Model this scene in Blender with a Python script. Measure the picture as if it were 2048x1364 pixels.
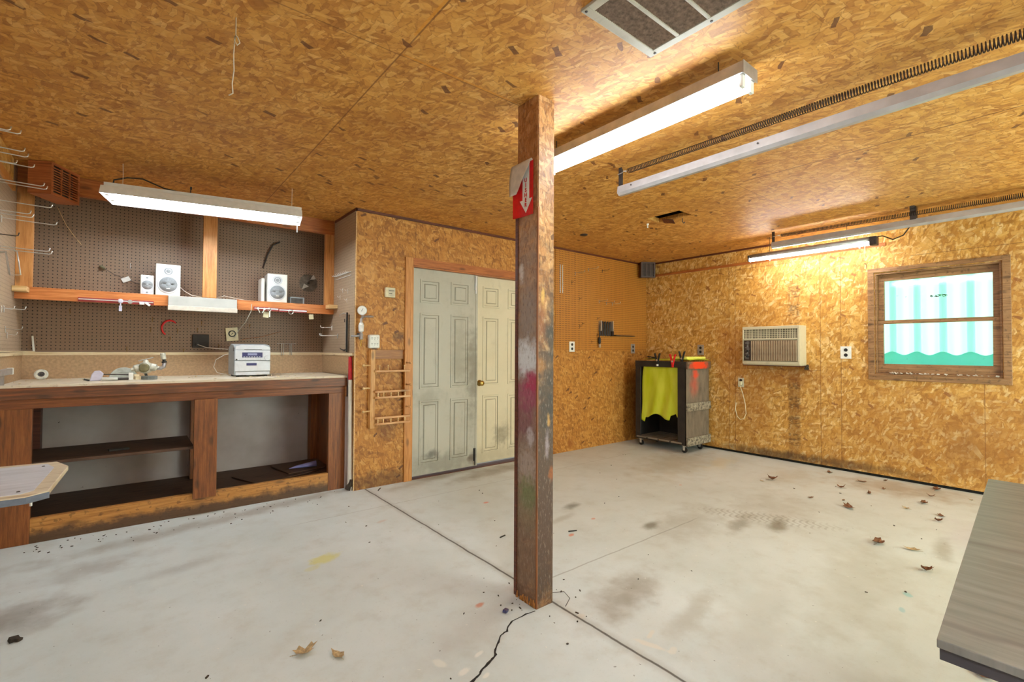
import bpy, bmesh, math, random
from mathutils import Vector, Matrix
random.seed(7)
SC = bpy.context.scene
COL = SC.collection
PI = math.pi
for o in list(bpy.data.objects): bpy.data.objects.remove(o)

# ------------------------------------------------------------ camera, world, daylight, exposure
F_PX, YAW, PITCH, ROLL, EYE = 945.5, math.radians(38.804), math.radians(1.126), math.radians(.298), 1.214
cam_data = bpy.data.cameras.new('camera'); cam = bpy.data.objects.new('camera', cam_data); COL.objects.link(cam)
cam_data.sensor_width = 36; cam_data.lens = 36*F_PX/2048; cam_data.clip_start = .02
_v = Vector((math.sin(YAW)*math.cos(PITCH), math.cos(YAW)*math.cos(PITCH), math.sin(PITCH)))
_r = Vector((math.cos(YAW), -math.sin(YAW), 0)); _u = _r.cross(_v)
_r2 = _r*math.cos(ROLL)+_u*math.sin(ROLL); _u2 = -_r*math.sin(ROLL)+_u*math.cos(ROLL)
cam.matrix_world = Matrix(((_r2.x,_u2.x,-_v.x,0),(_r2.y,_u2.y,-_v.y,0),(_r2.z,_u2.z,-_v.z,EYE),(0,0,0,1)))
SC.camera = cam
SC.view_settings.view_transform = 'Standard'; SC.view_settings.look = 'None'
SC.view_settings.gamma = 1; SC.view_settings.use_curve_mapping = False
SC.view_settings.exposure = 1.0
w = bpy.data.worlds.new('world'); SC.world = w; w.use_nodes = True
w.node_tree.nodes['Background'].inputs[0].default_value = (.95, 1, .98, 1)
w.node_tree.nodes['Background'].inputs[1].default_value = .3
def area(name, loc, direction, sx, sy, power, color):
    d = bpy.data.lights.new(name, 'AREA'); d.shape = 'RECTANGLE'; d.size = sx; d.size_y = sy; d.energy = power; d.color = color
    o = bpy.data.objects.new(name, d); COL.objects.link(o); o.location = loc
    o.rotation_euler = Vector(direction).to_track_quat('-Z', 'Y').to_euler(); return o
area('daylight_garage_opening', (3.85, -2.3, 1.15), (0, 1, .03), 2.5, 2.0, 80, (.8, 1, .88))
area('daylight_behind_window', (6.9, 1.0, 1.5), (-1, 0, 0), 2.4, 2.0, 30, (.97, 1, .99))
TUBE = 24     # strength of the fluorescent tubes

# ------------------------------------------------------------ node helper
def lin(c):
    if isinstance(c, (int, float)): c = (c, c, c)
    return tuple(((x/255)/12.92 if x/255 <= .04045 else ((x/255+.055)/1.055)**2.4) for x in c[:3]) + (1,)
class N:
    def __init__(s, name):
        s.m = bpy.data.materials.new(name); s.m.use_nodes = True; s.t = s.m.node_tree; s.t.nodes.clear()
        s.out = s.t.nodes.new('ShaderNodeOutputMaterial')
    def n(s, typ, **k):
        x = s.t.nodes.new(typ)
        for a, b in k.items(): setattr(x, a, b)
        return x
    def put(s, sock, val):
        if isinstance(val, bpy.types.NodeSocket): s.t.links.new(val, sock)
        elif isinstance(val, tuple) and len(val) == 4 and sock.type == 'VECTOR': sock.default_value = val[:3]
        else: sock.default_value = val
    def uv(s):
        if not hasattr(s, '_uv'): s._uv = s.n('ShaderNodeUVMap').outputs[0]
        return s._uv
    def math(s, op, a, b=0., c=0., clamp=False):
        x = s.n('ShaderNodeMath', operation=op, use_clamp=clamp); s.put(x.inputs[0], a); s.put(x.inputs[1], b)
        if op in ('MULTIPLY_ADD', 'COMPARE', 'SMOOTH_MIN'): s.put(x.inputs[2], c)
        return x.outputs[0]
    def mapv(s, v, loc=(0,0,0), rot=0, scale=(1,1,1)):
        x = s.n('ShaderNodeMapping'); s.put(x.inputs[0], v); x.inputs[1].default_value = loc; x.inputs[2].default_value = (0,0,rot); x.inputs[3].default_value = scale
        return x.outputs[0]
    def mapt(s, v, loc, rot, scale):
        x = s.n('ShaderNodeMapping', vector_type='TEXTURE'); s.put(x.inputs[0], v); x.inputs[1].default_value = loc; x.inputs[2].default_value = (0,0,rot); x.inputs[3].default_value = tuple(1/t for t in scale)
        return x.outputs[0]
    def noise(s, v, scale, detail=3, rough=.55, color=False, dist=0):
        x = s.n('ShaderNodeTexNoise'); s.put(x.inputs['Vector'], v); x.inputs['Scale'].default_value = scale
        x.inputs['Detail'].default_value = detail; x.inputs['Roughness'].default_value = rough; x.inputs['Distortion'].default_value = dist
        return x.outputs['Color' if color else 'Fac']
    def vor(s, v, scale=1, feature='F1', rnd=1, metric='EUCLIDEAN'):
        x = s.n('ShaderNodeTexVoronoi', voronoi_dimensions='2D', feature=feature); s.put(x.inputs['Vector'], v)
        x.inputs['Scale'].default_value = scale; x.inputs['Randomness'].default_value = rnd; x.distance = metric; return x
    def mix(s, f, a, b, blend='MIX'):
        x = s.n('ShaderNodeMix', data_type='RGBA', blend_type=blend); s.put(x.inputs[0], f); s.put(x.inputs[6], a); s.put(x.inputs[7], b)
        return x.outputs[2]
    def ramp(s, f, stops, interp='LINEAR'):
        x = s.n('ShaderNodeValToRGB'); s.put(x.inputs[0], f); r = x.color_ramp; r.interpolation = interp
        while len(r.elements) < len(stops): r.elements.new(.5)
        for e, (p, c) in zip(r.elements, stops): e.position = p; e.color = c
        return x.outputs[0]
    def step(s, v, a, b):
        x = s.n('ShaderNodeMapRange', interpolation_type='SMOOTHSTEP'); s.put(x.inputs[0], v)
        x.inputs[1].default_value = a; x.inputs[2].default_value = b; x.inputs[3].default_value = 0; x.inputs[4].default_value = 1
        return x.outputs[0]
    def sep(s, v):
        x = s.n('ShaderNodeSeparateXYZ'); s.put(x.inputs[0], v); return x.outputs
    def blob(s, x0, y0, rx, ry, rot=0, edge=.5, rough=.5, nscale=14):
        """1 inside an irregular patch of the surface, 0 outside"""
        if not hasattr(s, '_bn'): s._bn = {}
        if nscale not in s._bn: s._bn[nscale] = s.noise(s.uv(), nscale, 4)
        m = s.n('ShaderNodeMapping', vector_type='TEXTURE'); s.put(m.inputs[0], s.uv())
        m.inputs[1].default_value = (x0, y0, 0); m.inputs[2].default_value = (0, 0, rot); m.inputs[3].default_value = (rx, ry, 1)
        l = s.n('ShaderNodeVectorMath', operation='LENGTH'); s.put(l.inputs[0], m.outputs[0])
        d = s.math('ADD', l.outputs['Value'], s.math('MULTIPLY', s.math('SUBTRACT', s._bn[nscale], .5), rough*4))
        return s.math('SUBTRACT', 1, s.step(d, 1-edge, 1+edge*.4))
    def line(s, coord, at, width, soft=.3):
        d = s.math('ABSOLUTE', s.math('SUBTRACT', coord, at)); return s.math('SUBTRACT', 1, s.step(d, width*(1-soft)/2, width*(1+soft)/2))
    def band(s, coord, a, b, soft=.004):
        return s.math('MULTIPLY', s.step(coord, a-soft, a+soft), s.math('SUBTRACT', 1, s.step(coord, b-soft, b+soft)))
    def both(s, a, b): return s.math('MULTIPLY', a, b)
    def bsdf(s, color, rough=.6, metal=0., bump=None, bstr=.2, bdist=.01, **k):
        p = s.n('ShaderNodeBsdfPrincipled'); s.put(p.inputs['Base Color'], color); s.put(p.inputs['Roughness'], rough); s.put(p.inputs['Metallic'], metal)
        for a, b in k.items(): s.put(p.inputs[a.replace('_', ' ')], b)
        if bump is not None:
            b = s.n('ShaderNodeBump'); b.inputs['Strength'].default_value = bstr; b.inputs['Distance'].default_value = bdist
            s.put(b.inputs['Height'], bump); s.t.links.new(b.outputs[0], p.inputs['Normal'])
        s.t.links.new(p.outputs[0], s.out.inputs[0]); return s.m
def plain(name, c, rough=.5, metal=0., var=.12, scale=30, **k):
    a = N(name); f = a.noise(a.uv(), scale, 3); base = lin(c)
    dark = tuple(x*(1-var*1.6) for x in base[:3])+(1,); light = tuple(min(1, x*(1+var)) for x in base[:3])+(1,)
    return a.bsdf(a.ramp(f, [(.3, dark), (.7, light)]), rough, metal, **k)

# ------------------------------------------------------------ wood and board materials
def osb_nodes(a, tones, knot, scale=1., seed=0, thr=.5, contrast=.3):
    """overlapping wood strands: tones = five colours dark to light, knot = colour of the odd dark flake"""
    uv0 = a.mapv(a.uv(), loc=(seed*3.17, seed*1.71, 0), scale=(scale, scale, 1))
    wob = a.noise(uv0, 9, 2, color=True)
    v = a.n('ShaderNodeVectorMath', operation='MULTIPLY_ADD'); a.put(v.inputs[0], wob); v.inputs[1].default_value = (.05, .05, 0); a.put(v.inputs[2], uv0)
    base = a.noise(uv0, 3.2, 4)
    stops = [(i/(len(tones)-1)*.62+.19, lin(t)) for i, t in enumerate(tones)]
    col = a.ramp(base, stops); h = base
    for i, (rot, sx, sy) in enumerate([(.3, 12, 36), (1.35, 15, 48), (-.7, 11, 34), (2.2, 18, 60), (.95, 9, 24), (-.15, 13, 42), (1.8, 22, 70)]):
        m = a.mapt(v.outputs[0], (i*7.3, i*3.9, 0), rot, (sx, sy, 1))
        vo = a.vor(m, metric='CHEBYCHEV'); rgb = a.n('ShaderNodeSeparateColor'); a.put(rgb.inputs[0], vo.outputs['Color'])
        grain = a.noise(m, 1.6, 2)
        val = a.math('ADD', a.math('MULTIPLY', rgb.outputs[0], .72), a.math('MULTIPLY', grain, .3))
        c = a.ramp(val, [(i2/(len(tones)-1)*.8+.12, lin(t)) for i2, t in enumerate(tones)])
        mask = a.both(a.step(rgb.outputs[1], thr-.01, thr+.01), a.math('SUBTRACT', 1, a.step(vo.outputs['Distance'], .42, .5)))
        edge = a.both(a.step(rgb.outputs[1], thr-.01, thr+.01), a.band(vo.outputs['Distance'], .42, .52, .03))
        col = a.mix(a.math('MULTIPLY', edge, contrast), col, lin(tones[0]))
        col = a.mix(a.math('MULTIPLY', mask, .7), col, c)
        h = a.math('ADD', a.math('MULTIPLY', h, .8), a.math('MULTIPLY', a.both(mask, rgb.outputs[0]), .3))
    m = a.mapt(v.outputs[0], (51, 33, 0), .5, (13, 34, 1)); vo = a.vor(m, metric='CHEBYCHEV')
    rgb = a.n('ShaderNodeSeparateColor'); a.put(rgb.inputs[0], vo.outputs['Color'])
    kn = a.both(a.step(rgb.outputs[2], .975, .979), a.math('SUBTRACT', 1, a.step(vo.outputs['Distance'], .3, .36)))
    col = a.mix(a.math('MULTIPLY', kn, .8), col, lin(knot))
    m = a.mapt(v.outputs[0], (9, 71, 0), -.9, (16, 40, 1)); vo = a.vor(m, metric='CHEBYCHEV'); rgb = a.n('ShaderNodeSeparateColor'); a.put(rgb.inputs[0], vo.outputs['Color'])
    kn = a.both(a.step(rgb.outputs[2], .965, .969), a.math('SUBTRACT', 1, a.step(vo.outputs['Distance'], .28, .4)))
    col = a.mix(a.math('MULTIPLY', kn, .5), col, lin(tones[4]))
    big = a.noise(uv0, 1.1, 3, .6); col = a.mix(a.math('MULTIPLY', a.step(big, .48, .72), .3), col, lin(tones[0]))
    return col, h
CEIL_T = [(148,88,32), (188,126,54), (206,146,64), (218,160,80), (234,184,110)]
WALL_T = [(150,98,34), (190,134,54), (210,156,72), (224,177,98), (246,220,164)]
DOORW_T = [(126,74,24), (164,104,36), (186,124,48), (200,140,62), (216,164,90)]
def osb(name, tones, knot=(92,46,24), extra=None, **k):
    a = N(name); c, h = osb_nodes(a, tones, knot, **k)
    if extra: c = extra(a, c)
    return a.bsdf(c, .55, bump=h, bstr=.25, bdist=.004)
def ceil_extra(a, c):
    x, y, z = a.sep(a.uv())
    for at, x0, x1 in ((1.81, -.7, 1.5), (3.03, -.7, 3.4), (1.66, 3.24, 5.7)):
        c = a.mix(a.math('MULTIPLY', a.both(a.line(y, at, .006), a.band(x, x0, x1)), .55), c, lin((110,62,20)))
    for at, y0, y1, wd in ((.85, -2, 4.9, .007), (3.42, -2, 1.6, .012)):
        c = a.mix(a.math('MULTIPLY', a.both(a.line(x, at, wd), a.band(y, y0, y1)), .7), c, lin((112,58,18)))
    yel = a.math('MAXIMUM', a.both(a.line(y, 1.80, .014), a.band(x, .86, 1.47)), a.both(a.line(x, .84, .012), a.band(y, 1.3, 1.66)))
    c = a.mix(a.math('MULTIPLY', yel, .6), c, lin((214,140,30)))
    st = a.noise(a.uv(), 1.3, 3)
    return a.mix(a.math('MULTIPLY', a.step(st, .5, .75), .25), c, lin((150,84,34)))
def right_extra(a, c):
    y, z, _ = a.sep(a.uv())
    dk = lin((104,60,22))
    for at, z0, z1 in ((1.851, 0, 2.27), (1.665, 0, 2.27), (2.755, 0, 2.2), (2.83, 0, 2.27), (.62, 0, .95)):
        c = a.mix(a.math('MULTIPLY', a.both(a.line(y, at, .006), a.band(z, z0, z1)), .6), c, dk)
    for at, y0, y1 in ((2.2, 2.12, 2.755), (1.015, 1.851, 2.755), (2.12, .3, 1.1)):
        c = a.mix(a.math('MULTIPLY', a.both(a.line(z, at, .006), a.band(y, y0, y1)), .6), c, dk)
    # brown drip stain and the printed column of stamps under and over the air conditioner
    col_m = a.band(y, 2.05, 2.165, .02)
    c = a.mix(a.math('MULTIPLY', a.both(col_m, a.band(z, .05, 1.03, .06)), .42), c, lin((116,74,34)))
    c = a.mix(a.math('MULTIPLY', a.both(col_m, a.band(z, 1.5, 1.98, .04)), .22), c, lin((150,110,70)))
    g = a.mapv(a.uv(), scale=(46, 95, 1)); gl = a.vor(g, rnd=.25, feature='F1'); rg = a.n('ShaderNodeSeparateColor'); a.put(rg.inputs[0], gl.outputs['Color'])
    marks = a.both(a.step(rg.outputs[0], .5, .55), a.both(col_m, a.math('MAXIMUM', a.band(z, .15, 1.0), a.band(z, 1.52, 1.97))))
    marks = a.both(marks, a.step(a.math('SINE', a.math('MULTIPLY', z, 31.)), -.5, -.3))
    c = a.mix(a.math('MULTIPLY', marks, .5), c, lin((70,44,26)))
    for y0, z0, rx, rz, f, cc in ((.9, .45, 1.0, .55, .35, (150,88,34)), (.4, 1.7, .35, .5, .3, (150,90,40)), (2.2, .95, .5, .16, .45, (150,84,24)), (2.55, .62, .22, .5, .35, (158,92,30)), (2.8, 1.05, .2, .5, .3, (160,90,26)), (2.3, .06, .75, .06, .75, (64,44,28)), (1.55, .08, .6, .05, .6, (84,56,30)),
                              (.75, .35, .12, .2, .3, (120,70,34)), (3.5, .3, .5, .5, .2, (140,86,30)), (.5, .45, .5, .5, .3, (140,88,34))):
        c = a.mix(a.math('MULTIPLY', a.blob(y0, z0, rx, rz, edge=.8, rough=.5, nscale=9), f), c, lin(cc))
    return c
def back_extra(a, c):
    x, z, _ = a.sep(a.uv())
    c = a.mix(a.math('MULTIPLY', a.line(x, 2.071, .005), .6), c, lin((84,44,16)))
    for x0, z0, rx, rz, f, cc in ((1.75, .05, .4, .09, .6, (74,44,22)), (1.9, 1.33, .06, .05, .6, (60,36,20)), (1.62, 1.9, .08, .12, .4, (214,160,92)), (4.15, .1, .05, .08, .7, (150,84,24)), (1.8, .5, .1, .1, .5, (96,50,24))):
        c = a.mix(a.math('MULTIPLY', a.blob(x0, z0, rx, rz, edge=.6, nscale=18), f), c, lin(cc))
    return c
M = {}
M['ceiling'] = osb('ceiling_strand_board', CEIL_T, extra=ceil_extra, contrast=.5, scale=.85)
M['right_wall'] = osb('right_wall_strand_board', WALL_T, seed=2, extra=right_extra, knot=(140,84,40), contrast=.42, scale=.9)
M['back_wall'] = osb('back_wall_strand_board', DOORW_T, seed=3, extra=back_extra, knot=(84,40,20))
M['plain_osb'] = osb('lower_strand_board', WALL_T, seed=5)
def post_face(name, faces, seed):
    a = N(name); c, h = osb_nodes(a, [(110,66,30), (158,104,54), (188,132,76), (206,154,96), (228,184,130)], (80,44,24), seed=seed); hi = a.noise(a.mapv(a.uv(), rot=.6, scale=(3, 1, 1)), 38, 5, .75)
    for x0, z0, rx, rz, f, cc, ns in faces:
        c = a.mix(a.both(a.math('MULTIPLY', a.blob(x0, z0, rx, rz, edge=.7, rough=.45, nscale=ns), f), a.math('MULTIPLY_ADD', hi, 1.2, .42, clamp=True)), c, lin(cc))
    st = a.noise(a.mapv(a.uv(), scale=(4, 1, 1)), 26, 5, .7); c = a.mix(a.math('MULTIPLY', a.step(st, .54, .64), .24), c, lin((186,170,154))); c = a.mix(a.math('MULTIPLY', a.math('SUBTRACT', 1, a.step(st, .36, .46)), .5), c, lin((78,54,40)))
    return a.bsdf(c, .55, bump=h, bstr=.35, bdist=.004)
M['post_left'] = post_face('post_worn_board_window_side', [
    (1.75, 2.2, .3, .42, .5, (150,88,44), 14), (1.75, .7, .3, 1.12, .88, (132,114,98), 12), (1.75, 1.5, .12, .36, .55, (160,134,112), 30), (1.79, 1.6, .02, .05, .7, (222,214,206), 30),
    (1.74, 1.36, .09, .14, .6, (140,130,124), 40), (1.75, 1.17, .13, .1, .92, (222,226,230), 22), (1.73, 1.0, .12, .11, .9, (158,74,98), 20), (1.70, 1.06, .06, .06, .8, (176,40,84), 26),
    (1.76, .86, .1, .09, .7, (126,74,84), 22), (1.72, .8, .03, .05, .7, (198,190,190), 40), (1.74, .66, .09, .1, .6, (176,160,150), 50), (1.73, .52, .08, .09, .85, (110,118,70), 24),
    (1.75, .42, .12, .1, .5, (122,110,76), 30), (1.75, .2, .3, .2, .7, (116,84,56), 26), (1.75, .03, .3, .06, .7, (96,58,30), 50)], 7)
M['post_right'] = post_face('post_worn_board_door_side', [
    (1.55, .55, .3, 1.1, .97, (72,54,42), 12), (1.59, 1.3, .035, .22, .8, (56,50,42), 20), (1.52, 1.35, .03, .1, .6, (150,84,34), 24), (1.53, 1.48, .012, .05, .9, (214,168,86), 30),
    (1.52, 1.14, .03, .04, .7, (156,104,44), 26), (1.57, .98, .06, .2, .7, (50,44,38), 16), (1.57, .88, .012, .035, .9, (186,140,70), 30), (1.56, .76, .015, .07, .8, (156,140,146), 24),
    (1.55, .4, .3, .3, .5, (92,66,54), 30), (1.59, .62, .02, .04, .7, (168,92,34), 30)], 9)
def pegboard(name, base, hole, fleck, var=.1, pitch=.0254, hr=.0034, u0=0., v0=0.):
    a = N(name); x, y, _ = a.sep(a.uv())
    fx = a.math('SUBTRACT', a.math('FRACT', a.math('ADD', a.math('DIVIDE', x, pitch), u0)), .5)
    fy = a.math('SUBTRACT', a.math('FRACT', a.math('ADD', a.math('DIVIDE', y, pitch), v0)), .5)
    d = a.math('SQRT', a.math('ADD', a.math('MULTIPLY', fx, fx), a.math('MULTIPLY', fy, fy)))
    m = a.math('SUBTRACT', 1, a.step(d, hr/pitch*.8, hr/pitch*1.15))
    nz = a.noise(a.mapv(a.uv(), scale=(2, 14, 1)), 9, 4); n2 = a.noise(a.uv(), 1.7, 3)
    b = lin(base); c = a.ramp(nz, [(.3, tuple(t*(1-var) for t in b[:3])+(1,)), (.7, tuple(min(1, t*(1+var)) for t in b[:3])+(1,))])
    c = a.mix(a.math('MULTIPLY', a.step(n2, .45, .75), .35), c, lin(fleck))
    c = a.mix(m, c, lin(hole))
    return a.bsdf(c, .5, bump=a.math('SUBTRACT', 1, m), bstr=.4, bdist=.003)
M['peg_brown'] = pegboard('brown_pegboard', (136,110,88), (20,13,10), (120,92,72), hr=.0040)
M['peg_side'] = pegboard('side_pegboard', (168,146,122), (60,44,32), (190,168,142), hr=.003)
M['peg_tan'] = pegboard('tan_pegboard', (186,122,44), (84,44,8), (176,108,34), hr=.0058)
def wood(name, dark, mid, light, gx=1.2, gy=22, rough=.45, extra=None, along='x'):
    a = N(name); sc = (gx, gy, 1) if along == 'x' else (gy, gx, 1)
    v = a.mapv(a.uv(), scale=sc); g = a.noise(v, 3.2, 5, .6, dist=.35); f = a.noise(a.mapv(a.uv(), scale=(sc[0]*4, sc[1]*5, 1)), 4, 3)
    t = a.math('ADD', a.math('MULTIPLY', g, .75), a.math('MULTIPLY', f, .25))
    c = a.ramp(t, [(.32, lin(dark)), (.5, lin(mid)), (.66, lin(light))])
    kn = a.vor(a.mapv(a.uv(), scale=(2.1, 5.5, 1) if along == 'x' else (5.5, 2.1, 1)))
    c = a.mix(a.math('MULTIPLY', a.math('SUBTRACT', 1, a.step(kn.outputs['Distance'], .03, .11)), .55), c, lin(tuple(x*.45 for x in dark)))
    if extra: c = extra(a, c)
    return a.bsdf(c, rough, bump=t, bstr=.12, bdist=.003)
def worn_rail(a, c):
    x, z, _ = a.sep(a.uv())
    nz = a.noise(a.uv(), 9, 5, .65)
    m = a.both(a.math('SUBTRACT', 1, a.step(a.math('ADD', z, a.math('MULTIPLY', nz, .14)), .11, .17)), .9)
    c = a.mix(m, c, lin((74,54,40)))
    return a.mix(a.math('MULTIPLY', a.step(a.noise(a.uv(), 30, 4), .56, .66), .5), c, lin((70,44,26)))
M['bench_x'] = wood('bench_stained_wood', (92,50,20), (134,74,32), (160,94,44))
M['bench_z'] = wood('bench_stained_wood_upright', (94,52,22), (134,76,32), (160,96,44), along='z')
M['bench_top_edge'] = wood('bench_dark_edge', (76,48,30), (112,66,36), (150,84,42))
M['bench_rail'] = wood('bench_worn_bottom_rail', (144,92,40), (190,130,60), (208,150,78), extra=worn_rail)
M['bench_in'] = wood('bench_dirty_shelf', (66,46,34), (88,62,46), (108,80,60), rough=.7)
M['trim_red'] = wood('stained_trim', (134,72,28), (172,98,42), (194,122,60))
M['trim_z'] = wood('stained_trim_upright', (160,98,42), (196,130,62), (212,150,82), along='z')
M['shelf_wood'] = wood('orange_stained_pine', (160,84,34), (198,118,58), (214,140,80))
M['shelf_z'] = wood('orange_stained_pine_upright', (156,96,44), (192,130,70), (208,150,92), along='z')
M['pale_wood'] = wood('pale_pine', (196,150,90), (222,184,128), (236,206,158))
M['oak'] = wood('golden_oak', (170,112,50), (202,146,78), (220,170,106), along='z')
M['oak_x'] = wood('golden_oak_rail', (176,118,66), (208,154,100), (226,178,130))
M['oak_dark'] = wood('brown_oak_board', (120,72,28), (156,100,44), (180,124,62))
M['win_wood'] = wood('weathered_window_wood', (104,74,46), (150,110,72), (176,136,94), extra=lambda a, c: a.mix(a.math('MULTIPLY', a.step(a.noise(a.uv(), 26, 5, .7), .54, .66), .6), c, lin((74,58,42))))
M['dark_wood'] = wood('dark_brown_wood', (60,28,16), (92,44,26), (118,60,36))
M['vent_wood'] = wood('vent_box_red_brown_wood', (120,62,30), (162,90,48), (188,114,66))
M['far_vent'] = wood('far_vent_dark_wood', (52,28,18), (74,42,28), (92,56,38))
M['splash'] = plain('tan_hardboard', (176,144,108), .6, var=.14, scale=60)
M['cap'] = wood('pale_ledge_wood', (200,176,136), (222,202,164), (236,222,190))
def bench_top(a, c):
    return a.mix(a.math('MULTIPLY', a.step(a.noise(a.uv(), 18, 5, .7), .55, .7), .5), c, lin((150,120,90)))
M['bench_top'] = wood('bench_worn_top', (196,178,150), (220,206,182), (236,226,208), extra=bench_top, gy=12)
def wallboard(a):
    n1 = a.noise(a.uv(), 2.2, 4); c = a.ramp(n1, [(.3, lin((168,154,148))), (.7, lin((200,190,188)))])
    return a.mix(a.step(a.noise(a.uv(), 30, 2), .74, .77), c, lin((60,46,40)))
a = N('white_wallboard'); M['wallboard'] = a.bsdf(wallboard(a), .7)
def dirty_paint(name, base, dirt, spots, amt=.35):
    a = N(name); n1 = a.noise(a.uv(), 3.2, 6, .65); n2 = a.noise(a.mapv(a.uv(), scale=(1, .4, 1)), 11, 5, .6)
    c = a.mix(a.math('MULTIPLY', a.step(n1, .45, .75), amt), lin(base), lin(dirt))
    c = a.mix(a.math('MULTIPLY', a.step(n2, .56, .8), amt), c, lin(tuple(t*.8 for t in dirt)))
    for x0, z0, rx, rz, f, cc in spots:
        c = a.mix(a.math('MULTIPLY', a.blob(x0, z0, rx, rz, edge=.9, rough=.5, nscale=12), f), c, lin(cc))
    g = a.noise(a.mapv(a.uv(), scale=(30, 1.5, 1)), 6, 2)
    return a.bsdf(c, .45, bump=g, bstr=.06, bdist=.002)
M['door_grey'] = dirty_paint('grey_dirty_door_paint', (184,180,166), (150,142,124), [(2.76, 1.0, .1, .55, .6, (112,104,88)), (2.6, 1.2, .12, .4, .35, (130,122,104)), (2.4, .1, .45, .12, .55, (126,120,106)), (2.3, .2, .08, .05, .7, (92,90,84)), (2.75, .1, .05, .06, .7, (84,60,44)), (2.25, .75, .2, .1, .3, (130,124,108))])
M['door_cream'] = dirty_paint('cream_dirty_door_paint', (214,202,172), (180,166,132), [(3.15, .3, .12, .12, .6, (96,82,62)), (3.4, .35, .05, .3, .6, (110,94,70)), (3.0, .1, .5, .1, .4, (160,146,116))], .25)
# floor: concrete slab with joints, cracks, paint and oil spots
def floor_mat():
    a = N('stained_concrete_floor'); x, y, _ = a.sep(a.uv())
    n1 = a.noise(a.uv(), 1.1, 5, .6); n2 = a.noise(a.uv(), 6, 6, .65); n3 = a.noise(a.uv(), 70, 3, .6)
    c = a.ramp(n1, [(.25, lin((196,202,198))), (.5, lin((210,216,214))), (.75, lin((220,226,226)))])
    c = a.mix(a.math('MULTIPLY', a.step(n2, .45, .8), .45), c, lin((184,180,168)))
    c = a.mix(a.math('MULTIPLY', a.step(n3, .55, .8), .22), c, lin((166,162,150)))
    warm = a.math('MULTIPLY', a.step(x, 1.4, 2.6), .6)
    c = a.mix(a.math('MULTIPLY', warm, .35), c, lin((196,190,168)))
    B = [(-.45, 3.05, .3, .2, .7, (128,116,104)), (-.15, 3.5, .3, .12, .5, (150,140,130)), (.2, 3.2, .25, .07, .35, (150,146,140)), (1.2, 1.75, .35, .12, .3, (176,164,156)),
         (1.95, 1.5, .35, .13, .65, (134,118,94)), (2.05, 1.2, .3, .06, .4, (150,138,114)), (2.70, 2.6, .1, .05, .8, (118,112,98)), (2.45, 2.45, .2, .04, .4, (150,142,122)), (2.85, 1.98, .12, .05, .8, (112,106,90)),
         (3.55, 1.43, .18, .06, .75, (104,94,72)), (3.35, 1.6, .22, .06, .6, (124,114,92)), (3.1, 1.85, .5, .2, .4, (150,140,118)), (3.9, 1.6, .5, .3, .4, (158,146,124)), (5.35, 1.15, .32, .5, .6, (158,128,84)),
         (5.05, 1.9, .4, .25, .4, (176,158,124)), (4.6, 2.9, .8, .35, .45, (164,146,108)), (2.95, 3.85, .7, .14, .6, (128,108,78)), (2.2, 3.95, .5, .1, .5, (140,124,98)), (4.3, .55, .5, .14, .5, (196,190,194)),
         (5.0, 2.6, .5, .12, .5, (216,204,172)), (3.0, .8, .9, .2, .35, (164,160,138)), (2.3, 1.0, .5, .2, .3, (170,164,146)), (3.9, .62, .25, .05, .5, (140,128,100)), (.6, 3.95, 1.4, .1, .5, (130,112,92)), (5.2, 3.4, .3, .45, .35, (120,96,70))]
    for x0, y0, rx, ry, f, cc in B:
        c = a.mix(a.math('MULTIPLY', a.blob(x0, y0, rx, ry, rot=.2, edge=.9, rough=.45, nscale=7), f), c, lin(cc))
    for x0, y0, rx, ry, f, cc in ((.888, 2.831, .1, .06, .75, (210,204,112)), (.8, 2.75, .05, .03, .4, (206,200,130)), (2.4, 2.87, .03, .02, .6, (196,130,104)), (1.313, 1.866, .03, .018, .8, (206,128,96)), (2.274, 2.197, .03, .018, .8, (212,128,96)),
                                  (2.22, 3.08, .03, .02, .8, (214,120,96)), (2.62, 2.31, .025, .015, .7, (208,136,108)), (1.4, 3.2, .05, .02, .4, (206,170,150)), (3.05, .62, .03, .02, .6, (130,196,196)), (2.85, .6, .03, .012, .5, (130,190,196)),
                                  (1.0, 1.52, .03, .016, .8, (228,226,218)), (1.1, 1.57, .03, .01, .8, (228,226,218)), (1.05, 1.45, .02, .01, .8, (228,226,218)), (1.69, 1.18, .018, .07, .8, (222,216,204)), (1.75, 1.22, .04, .012, .8, (222,216,204)), (1.73, 1.1, .03, .015, .7, (222,216,204)),
                                  (.95, 1.62, .02, .04, .7, (226,224,214)), (1.62, 1.5, .03, .02, .6, (222,214,200)), (3.9, 2.4, .02, .012, .6, (214,140,110)), (.9, 1.5, .012, .012, .8, (30,130,96))):
        c = a.mix(a.math('MULTIPLY', a.blob(x0, y0, rx, ry, rot=.3, edge=.5, rough=.3, nscale=26), f), c, lin(cc))
    sp = a.noise(a.uv(), 42, 2, .5)
    c = a.mix(a.both(a.step(sp, .735, .76), .6), c, lin((236,232,222)))
    c = a.mix(a.both(a.math('SUBTRACT', 1, a.step(sp, .235, .26)), .6), c, lin((74,66,56)))
    # tyre tread marks
    t = a.mapv(a.uv(), loc=(0, 0, 0), rot=.95); tx, ty, _ = a.sep(t)
    zig = a.math('SINE', a.math('MULTIPLY', a.math('ADD', tx, a.math('MULTIPLY', a.math('ABSOLUTE', a.math('SINE', a.math('MULTIPLY', ty, 30))), .03)), 150))
    reg = a.blob(3.62, 1.55, .13, .5, rot=.45, edge=.5, rough=.2)
    c = a.mix(a.math('MULTIPLY', a.both(reg, a.step(zig, .1, .6)), .3), c, lin((110,96,76)))
    # saw-cut joints
    wob = a.math('MULTIPLY', a.math('SUBTRACT', a.noise(a.uv(), 8, 3), .5), .015)
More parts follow.
